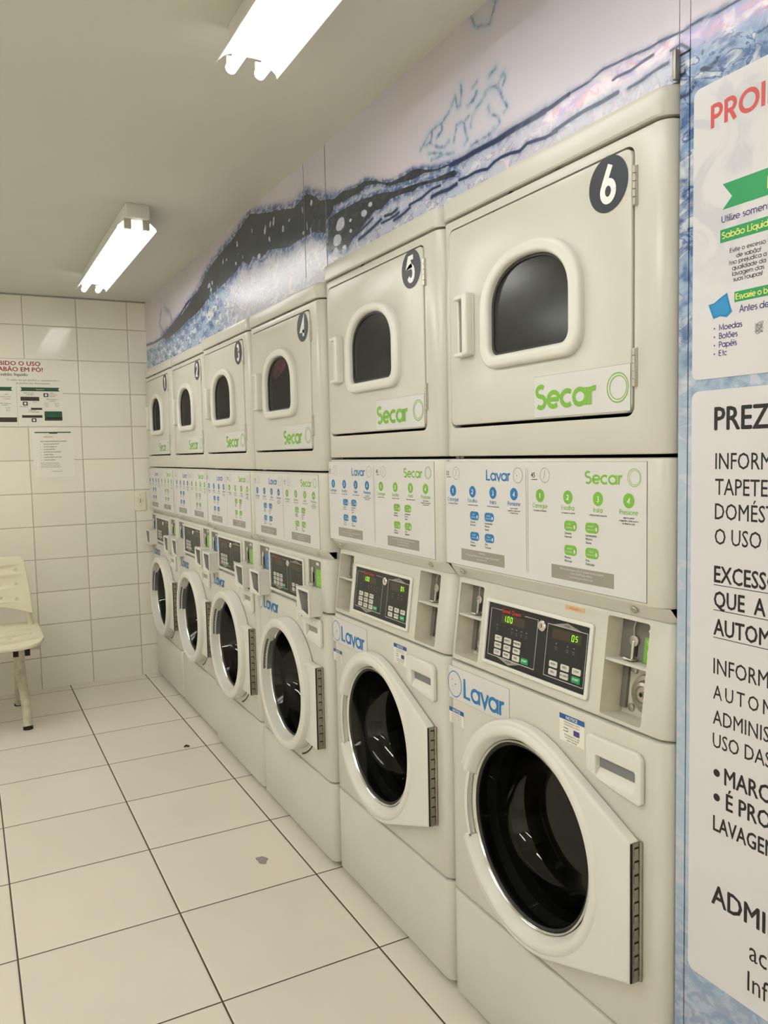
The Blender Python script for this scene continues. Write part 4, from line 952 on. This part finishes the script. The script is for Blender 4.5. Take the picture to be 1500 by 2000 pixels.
    q.add([(a0, l0, .009), (a1, l0, .009), (a1, l1, .009), (a0, l1, .009), (a0+.002, l0+.015, .0005), (a1-.002, l0+.015, .0005), (a1-.002, l1-.001, -.001), (a0+.002, l1-.001, -.001)], [(0, 1, 5, 4), (1, 2, 6, 5), (2, 3, 7, 6), (3, 0, 4, 7), (4, 5, 6, 7)], WHITE2, F)
    q.flat([(a0+.003, l0+.0165), (a1-.003, l0+.0165), (a1-.003, l1-.002), (a0+.003, l1-.002)], F, LATCHG if kind == 'A' else GREYB, .0012)  # grey sheet paints the shade deep inside the pull
    q.build('drawer_pull', dr)
    # stickers on the washer front
    zl = 0 if kind == 'A' else -.004
    b = MB()
    if kind == 'A':
        b.shape([yr(.4365, .6805, .766, .846)], .0003, F, STICKE, .0003); b.shape([yr(.437, .680, .7665, .8455)], .0005, F, STICK, .0003)
    b.ribbon(circ(-.6535, .803+zl, .0290, 40, .031), .0022, F, BLUE, .0012, True)
    for (y, z, r_) in ((.650, .803, .0022), (.664, .812, .0016), (.664, .796, .0012), (.658, .789, .0012)): b.flat(circ(-y, z+zl, r_, 10), F, BLUE, .0012)
    b.geo('Lavar', -.615, .7785+zl, .0465, F, BLUE, .0012, .165, xs=1.12); b.build('washer_sticker', root, OFF, smooth=0)
    if kind == 'A':
        b = MB(); b.flat(yr(.617, .680, .7035, .742), F, PAPER, .0005); b.flat(yr(.617, .680, .7315, .742), F, mat_bar, .0007); b.text('NOTICE', -.648, .7335, .0062, F, PALE, .0009, 'C', .03)
        for j in range(5): b.text('Use only low sudsing soap', -.648, .7262-.0052*j, .003, F, BLACK, .0009, 'C', xs=.92)
        b.build('notice_sticker', root, OFF, smooth=0)
    b = MB(); b.flat(yr(.200, .272, .7875, .842), F, PAPER, .0005); b.flat(yr(.200, .272, .8315, .842), F, mat_bar, .0007); b.text('NOTICE', -.236, .8335, .0062, F, PALE, .0009, 'C', .03)
    for j, s_ in enumerate(('Liquid detergent only in', 'compartment as shown')): b.text(s_, -.236, .8262-.0052*j, .0032, F, BLACK, .0009, 'C')
    b.flat(yr(.247, .260, .809, .815), F, PAPER, .0007); b.ribbon(Y((.260, .809), (.247, .809), (.247, .815), (.260, .815)), .0012, F, BLACK, .0009); b.flat(yr(.214, .231, .806, .817, .002), F, PURPLE, .0009)
    for j, s_ in enumerate(('Add detergent for each', 'load and close the lid', 'before starting')): b.text(s_, -.236, .8005-.0052*j, .0032, F, BLACK, .0009, 'C')
    b.build('notice_sticker', root, OFF, smooth=0)
    return root

mat_seal = RUBBER
mat_bar = mat('notice_bar_blue', srgb(24, 86, 148), .4)
def kids(o): return [x for x in bpy.data.objects if x.parent == o]
def copy_tree(o, parent=None):
    c2 = o.copy(); C.objects.link(c2); c2.parent = parent
    for ch in kids(o): copy_tree(ch, c2)
    return c2
def set_number(root, n, zo):
    door = [k for k in kids(root) if k.name.startswith('dryer_door')][0]
    for k in kids(door):
        if k.name.startswith('number_sticker'): bpy.data.objects.remove(k)
    dryer_number(n, zo, 0).build('number_sticker', door, smooth=0)
LAB = {6: 'white stacked washer and dryer marked 6, nearest and largest of the row', 5: 'white stacked washer and dryer marked 5, between machines 4 and 6, with inset coin slots',
       4: 'white stacked washer and dryer marked 4, pink cloth in its dryer window', 3: 'white stacked washer and dryer marked 3, with projecting coin boxes',
       2: 'white stacked washer and dryer marked 2, second from the tiled back wall', 1: 'white stacked washer and dryer marked 1, against the tiled back wall'}
m6 = make_machine('A', LAB[6], 6, 0, 0)
m5 = copy_tree(m6); m5.location = (0, PITCH+UW/2, 0); m5['label'] = LAB[5]; set_number(m5, 5, 0)
for k_ in [q for c3 in kids(m5) for q in kids(c3) if q.name.startswith('small_sticker')]: bpy.data.objects.remove(k_)
m4 = make_machine('B', LAB[4], 4, -.0145, 2*PITCH)
for n, xo in ((3, -.0145), (2, .0), (1, .0)):
    q = copy_tree(m4); q.location = (xo, (6-n)*PITCH+UW/2+(.004 if n < 3 else 0), 0); q['label'] = LAB[n]; set_number(q, n, -.042)

# pink cloth lying in dryer 4, seen through its window
b = MB(); gx, gy, gz = .032, 1.872, 1.696
vs = []; fs = []; nu, nv = 26, 16
for i in range(nu):
    for j in range(nv):
        u, v_ = 2*PI*i/nu, PI*j/(nv-1)
        r_ = 1+.16*math.sin(3*u+2*v_)+.09*math.sin(7*u-3*v_)+.05*math.sin(11*v_+2*u)
        vs.append((gx+.026*r_*math.sin(v_)*math.cos(u), gy+.085*r_*math.sin(v_)*math.sin(u), gz+.034*r_*math.cos(v_)-.38*(.085*r_*math.sin(v_)*math.sin(u))))
for i in range(nu):
    for j in range(nv-1): fs.append((i*nv+j, ((i+1) % nu)*nv+j, ((i+1) % nu)*nv+j+1, i*nv+j+1))
b.add(vs, fs, PINK); tag(b.build('garment', smooth=60), 'pink crumpled garment behind the dryer window of machine 4', 'clothing')

# ------------------------------------------------------------------ ceiling lights
def ceiling_light(x, y0, y1, label, TUBE=TUBE):
    t = empty('ceiling_light', (x, (y0+y1)/2, H), label, 'ceiling light', 'twin tube ceiling lights')
    hl = (y1-y0)/2
    b = MB(); b.box(-.044, .044, -hl-.03, hl-.02, -.052, 0, FIXW, bevel=.003); b.build('housing', t)
    pr = [(-.074, -.088), (-.071, -.079), (-.05, -.060), (-.036, -.053), (.036, -.053), (.05, -.060), (.071, -.079), (.074, -.088)]
    vs = []
    for yy in (-hl, hl):
        vs += [(px, yy, pz) for px, pz in pr]+[(px, yy, pz+.0015) for px, pz in pr]
    n_ = len(pr); fs = []
    for k in range(n_-1): fs += [(k, k+1, 2*n_+k+1, 2*n_+k), (n_+k, 3*n_+k, 3*n_+k+1, n_+k+1), (k, n_+k, n_+k+1, k+1), (2*n_+k, 2*n_+k+1, 3*n_+k+1, 3*n_+k)]
    fs += [(0, 2*n_, 3*n_, n_), (n_-1, 2*n_-1, 4*n_-1, 3*n_-1)]
    b = MB(); b.add(vs, fs, FIXW); b.build('reflector', t)
    for sx in (-.034, .034):
        b = MB(); b.tube([(sx, -hl+.012, -.083), (sx, hl+.004, -.083)], .013, TUBE, 16); b.build('fluorescent_tube', t)
        for yy in (-hl-.006, hl+.004):
            q = MB(); q.box(sx-.013, sx+.013, yy, yy+.018, -.088, -.05, SOCK, bevel=.003) if yy < 0 else q.box(sx-.010, sx+.010, yy+.0005, yy+.008, -.090, -.054, SOCK, bevel=.003); q.build('lamp_socket', t)
    return t
ceiling_light(-.388, 2.235, 3.465, 'twin fluorescent ceiling light near the tiled back wall')
ceiling_light(-.405, -.37, .86, 'twin fluorescent ceiling light nearest, cut off by the top of the photo')
ceiling_light(-.405, -2.9, -1.67, 'added unseen twin fluorescent ceiling light behind the photographer')  # added lamp out of view, brightens the room
for x, w_ in ((-1.45, 'middle'), (-2.6, 'far left')):
    for y0, y1, v_ in ((2.235, 3.465, 'near the back wall'), (-.37, .86, 'beside the photographer'), (-2.9, -1.67, 'behind the photographer')):
        ceiling_light(x, y0, y1, 'added twin fluorescent fill light out of frame, %s row, %s' % (w_, v_), TUBE_FILL)  # added rows, never in view, raise the overall light level

# ------------------------------------------------------------------ things on the tiled back wall
b = MB(); BF = BACKF
b.shape([yr(.478, 1.25, 1.562, 1.948)], .0015, Frame((0, YB, 0), (1, 0, 0), (0, 0, 1), (0, -1, 0)), PAPER)
c_ = .0018
RD = mat('print_dark_red', srgb(150, 34, 34), .4)
b.text('PROIBIDO O USO', -.592, 1.9105, .0235, BF, RD, c_, 'R', .035, 1.12); b.text('DE SABÃO EM PÓ!', -.581, 1.8765, .0235, BF, RD, c_, 'R', .035, 1.12)
b.text('Utilize sabão líquido', -.663, 1.8505, .0165, BF, BLACK, c_, 'R', .02, 1.12)
b.text('O sabão em pó danifica o equipamento e', -.494, 1.8225, .0105, BF, PLATEG, c_, 'R', 0, 1.1); b.text('prejudica seu desempenho.', -.540, 1.8045, .0105, BF, PLATEG, c_, 'R', 0, 1.1)
for a0, a1 in ((-1.0, -.747), (-.706, -.494)):
    b.flat([(a0, 1.764), (a1, 1.764), (a1-.008, 1.775), (a1, 1.786), (a0, 1.786), (a0+.008, 1.775)], BF, DGREEN, c_)
b.text('Secadora', -.60, 1.771, .008, BF, ORANGE, c_+.0003, 'C', .02); b.text('Lavadora', -.86, 1.771, .008, BF, ORANGE, c_+.0003, 'C', .02)
b.flat([(-.7265, 1.565), (-.7255, 1.565), (-.7255, 1.79), (-.7265, 1.79)], BF, STICKE, c_)
def bar(a0, a1, z0, z1, m_, r_=0): b.flat(rrect(a0, a1, z0, z1, r_), BF, m_, c_)
for s_, a, z, m_ in (('Antes de secar', -.662, 1.751, BLACK), ('a lavagem:', -.655, 1.742, BLACK), ('NÃO', -.537, 1.750, RD), ('coloque roupas', -.537, 1.741, RD), ('molhadas', -.537, 1.732, RD),
                     ('NÃO coloque na', -.537, 1.715, BLACK), ('secadora:', -.537, 1.705, RD), ('Para secar', -.645, 1.651, BLACK), ('as roupas melhor', -.640, 1.641, BLACK), ('No máximo', -.690, 1.672, BLACK), ('limpe o', -.628, 1.699, BLACK),
                     ('NÃO', -.78, 1.740, RD), ('coloque roupas', -.785, 1.728, RD), ('e excesso', -.78, 1.716, RD), ('NÃO coloque na', -.79, 1.690, BLACK), ('lavadora:', -.79, 1.680, BLACK)):
    b.text(s_, a, z, .0062, BF, m_, c_, 'C', .01)
for i, s_ in enumerate(('Borracha', 'Espuma', 'Plástico')):
    b.text(s_, -.568, 1.693-.0095*i, .005, BF, RD, c_, 'C'); b.text(s_, -.512, 1.693-.0095*i, .005, BF, RD, c_, 'C'); b.text(s_, -.775, 1.668-.0095*i, .005, BF, RD, c_, 'C'); b.text(s_, -.83, 1.668-.0095*i, .005, BF, RD, c_, 'C')
bar(-.707, -.607, 1.708, 1.731, OLIVE); bar(-.654, -.594, 1.656, 1.668, OLIVE); bar(-.704, -.595, 1.610, 1.625, OLIVE); bar(-.95, -.731, 1.585, 1.612, OLIVE)
bar(-.583, -.486, 1.607, 1.648, DGREEN, .005); bar(-.583, -.486, 1.593, 1.610, OLIVE)
for a, z in ((-.570, 1.742), (-.683, 1.692), (-.641, 1.596)):
    bar(a-.013, a+.013, z-.011, z+.011, DARK, .003); b.flat(circ(a, z, .007, 14), BF, PAPER, c_+.0003)
tag(b.build('notice_board', smooth=0), 'white notice board with dark red heading on tiled back wall', 'sign')
b = MB()
b.shape([rrect(-.656, -.432, 1.262, 1.552, 0)], .0008, BF, mat('paper_sheet', srgb(238, 233, 221), .35, vary=0.005))
c_ = .0011
b.flat([(-.6425, 1.521), (-.4435, 1.521), (-.4435, 1.5275), (-.6425, 1.5275)], BF, DGREEN, c_); b.flat([(-.562, 1.5165), (-.520, 1.5165), (-.517, 1.522), (-.565, 1.522)], BF, DGREEN, c_+.0002)
b.text('ATENÇÃO', -.570, 1.494, .0075, BF, mat('print_mustard', srgb(170, 150, 40), .5), c_, 'C', .03)
b.text('NÃO TRABALHAMOS E/OU LAVAMOS:', -.540, 1.469, .0062, BF, BLACK, c_, 'C', .03, .93)
for i, s_ in enumerate(('USO DE SABÃO EM PÓ', 'LAVAR COBERTOR', 'LAVAR TAPETES', 'ROUPAS DE CACHORRO', 'LAVAR TÊNIS', 'LAVAR FORROS DE SOFÁ', 'LAVAR TAPETES')):
    z = 1.453-.0155*i; b.text(s_, -.597, z, .0058, BF, BLACK, c_, 'L', .025, 1.0); b.flat(circ(-.616+.0008*i, z+.003, .0015, 8), BF, BLACK, c_)
for i, s_ in enumerate(('Não nos responsabilizamos por peças', 'que possam manchar outras roupas ou', 'objetos esquecidos nas máquinas, zíper,', 'botões, moedas e outros objetos de metal.')):
    b.text(s_, -.617, 1.344-.0085*i, .0048, BF, BLACK, c_, 'L', .0, .93)
b.text('A ADMINISTRAÇÃO', -.53, 1.292, .0045, BF, BLACK, c_, 'C')
tag(b.build('notice_sheet', smooth=0), 'small printed paper notice taped under the large notice board', 'sign')
b = MB(); b.shape([rrect(-.093, -.025, 1.037, 1.158, .003)], .009, BF, mat('outlet_plastic', srgb(232, 226, 208), .3), .0005, .0025)
ol = tag(b.build('wall_outlet'), 'white electrical outlet on the back wall beside machine 1', 'outlet')
q = MB(); q.lathe([(.017, .0), (.016, -.0012), (.0, -.0015)], -.059, 1.099, Frame((0, YB-.0105, 0), (1, 0, 0), (0, 0, 1), (0, -1, 0)), PLATEG, 6)
q.build('socket', ol)
q = MB()
for a, z, r_ in ((-.059, 1.107, .0028), (-.059, 1.099, .0028), (-.059, 1.091, .0028), (-.060, 1.132, .0022), (-.057, 1.066, .0022)): q.flat(circ(a, z, r_, 10), BF, HOLE, .0110)
q.build('pin_holes', ol, smooth=0)

# ------------------------------------------------------------------ waiting chair bench at the left
bench = empty('waiting_bench', (-.95, 3.6, 0), 'cream plastic beam chair with perforated back, left edge by the back wall', 'chair')
bo = (.95, -3.6, 0)
def seat_parts(x0):      # x0: right edge of the seat
    F1 = Frame((0, 0, .437), (1, 0, 0), (0, 1, 0), (0, 0, 1))
    o_ = []
    xl, xr_ = x0-.47, x0
    o_ = rrect(xl, xr_, 3.315, 3.86, (.13, .13, .05, .05), 8)
    holes = []
    for (hx, hy) in ((x0-.045, 3.48), (x0-.048, 3.60), (x0-.05, 3.72), (x0-.14, 3.40), (x0-.145, 3.48), (x0-.15, 3.56), (x0-.235, 3.40), (x0-.235, 3.48), (x0-.235, 3.56), (x0-.33, 3.40), (x0-.325, 3.48), (x0-.32, 3.56), (x0-.425, 3.48), (x0-.422, 3.6)):
        holes.append(circ(hx, hy, .009, 12, .013))
    b = MB(); b.shape([o_]+holes, .018, F1, CHAIRW, 0, .006, 3)
    # dish the seat slightly
    b.v = [(x, y, z-.0+.020*((x-(x0-.235))/.235)**2*(1 if y > 3.38 else .6)-.012+.06*max(0, (y-3.76)/.1)**2*.3) for x, y, z in b.v]
    b.build('seat', bench, bo)
    T = Frame((0, 3.775, .53), (1, 0, 0), (0, .16, .987), (0, -.987, .16))
    hw = .235; cxx = x0-.262
    ol_ = [(cxx-hw, .0)]+[(cxx-hw+2*hw*k/12, .055*math.sin(PI*k/12)) for k in range(1, 12)]+[(cxx+hw, .0), (cxx+hw-.006, .10), (cxx+hw-.018, .22)]
    ol_ += [(cxx+hw-.060+.035*math.cos(t), .272+.045*math.sin(t)) for t in (0.1, .5, 1.0, 1.5)]+[(cxx-hw+.060-.035*math.cos(t), .272+.045*math.sin(t)) for t in (1.5, 1.0, .5, .1)]+[(cxx-hw+.018, .22), (cxx-hw+.006, .10)]
    hs = []
    for r_, zz in enumerate((.095, .165, .24)):
        for k in range(5): hs.append(circ(cxx-.16+.08*k, zz+(-.012 if k in (0, 4) and r_ == 0 else 0), .008, 12, .007))
    b = MB(); b.shape([ol_]+hs, .014, T, CHAIRW, 0, .005, 3); b.v = [(x, y-.35*((x-cxx))**2*1.0, z) for x, y, z in b.v]
    b.build('backrest', bench, bo)
    for sx in (1, -1):
        b = MB(); X = cxx+sx*(hw-.022); b.tube([(X+sx*.012, 3.80, .44), (X+sx*.004, 3.81, .50), (X, 3.785, .56), (X-sx*.004, 3.80, .70)], [.019, .017, .014, .010], CHAIRW, 12); b.build('back_stile', bench, bo)
seat_parts(-.700); seat_parts(-1.22)
for x in (-.815, -1.55):
    b = MB()
    b.tube([(x, 3.60, .425), (x, 3.60, .30), (x, 3.61, .235)], [.028, .026, .030], CHAIRM, 16)
    b.tube([(x+.001, 3.62, .27), (x+.005, 3.56, .225), (x+.009, 3.50, .17), (x+.013, 3.445, .10), (x+.015, 3.42, .015)], [.026, .025, .023, .022, .021], CHAIRM, 16)
    b.tube([(x, 3.60, .26), (x, 3.69, .20), (x-.001, 3.79, .11), (x-.002, 3.875, .015)], [.026, .024, .022, .021], CHAIRM, 16)
    lg = b.build('leg', bench, bo)
    for px, py in ((x+.015, 3.42), (x-.002, 3.88)):
        q = MB(); q.lathe([(0, 0), (.0235, 0), (.0235, .014), (.020, .016), (0, .016)], px, py, XYZ, HOLE, 18); q.build('rubber_foot', lg)
b = MB(); b.box(-1.70, -.72, 3.50, 3.54, .385, .425, CHAIRM, bevel=.004); b.box(-1.70, -.72, 3.66, 3.70, .385, .425, CHAIRM, bevel=.004); b.build('beam', bench, bo)
for x in (-.838, -.784, -1.36, -1.305):
    b = MB(); b.box(x-.011, x+.011, 3.43, 3.80, .383, .407, CHAIRM, bevel=.002); rl = b.build('seat_rail', bench, bo)
    q = MB(); q.box(x-.0125, x+.0125, 3.415, 3.43, .377, .411, HOLE, bevel=.002); q.build('end_cap', rl)

# ------------------------------------------------------------------ bits on the floor
def blob(cx, cy, rx, ry, h, n, rough):
    vs = [(cx, cy, h)]; fs = []
    for k in range(n):
        t = 2*PI*k/n; r_ = 1+rough*math.sin(3*t+1)+rough*.7*math.sin(5*t+2); vs.append((cx+rx*r_*math.cos(t), cy+ry*r_*math.sin(t), .0004))
    for k in range(n): fs.append((0, 1+k, 1+(k+1) % n))
    return vs, fs
b = MB(); b.add(*blob(-.2, 1.56, .018, .028, .0006, 24, .12), mat('smudge_grey', srgb(150, 144, 138), .5)); tag(b.build('floor_smudge', smooth=0), 'small grey smudge on the floor tile beside machine 4', 'stain')
b = MB()
b.tube([(-.172, 2.742, .004), (-.162, 2.75, .007), (-.15, 2.738, .004)], .004, OLIVE, 8); b.tube([(-.16, 2.755, .003), (-.158, 2.735, .006)], .003, OLIVE, 8)
tag(b.build('debris'), 'small dark scrap lying on the floor tiles near machines 2 and 3', 'debris')
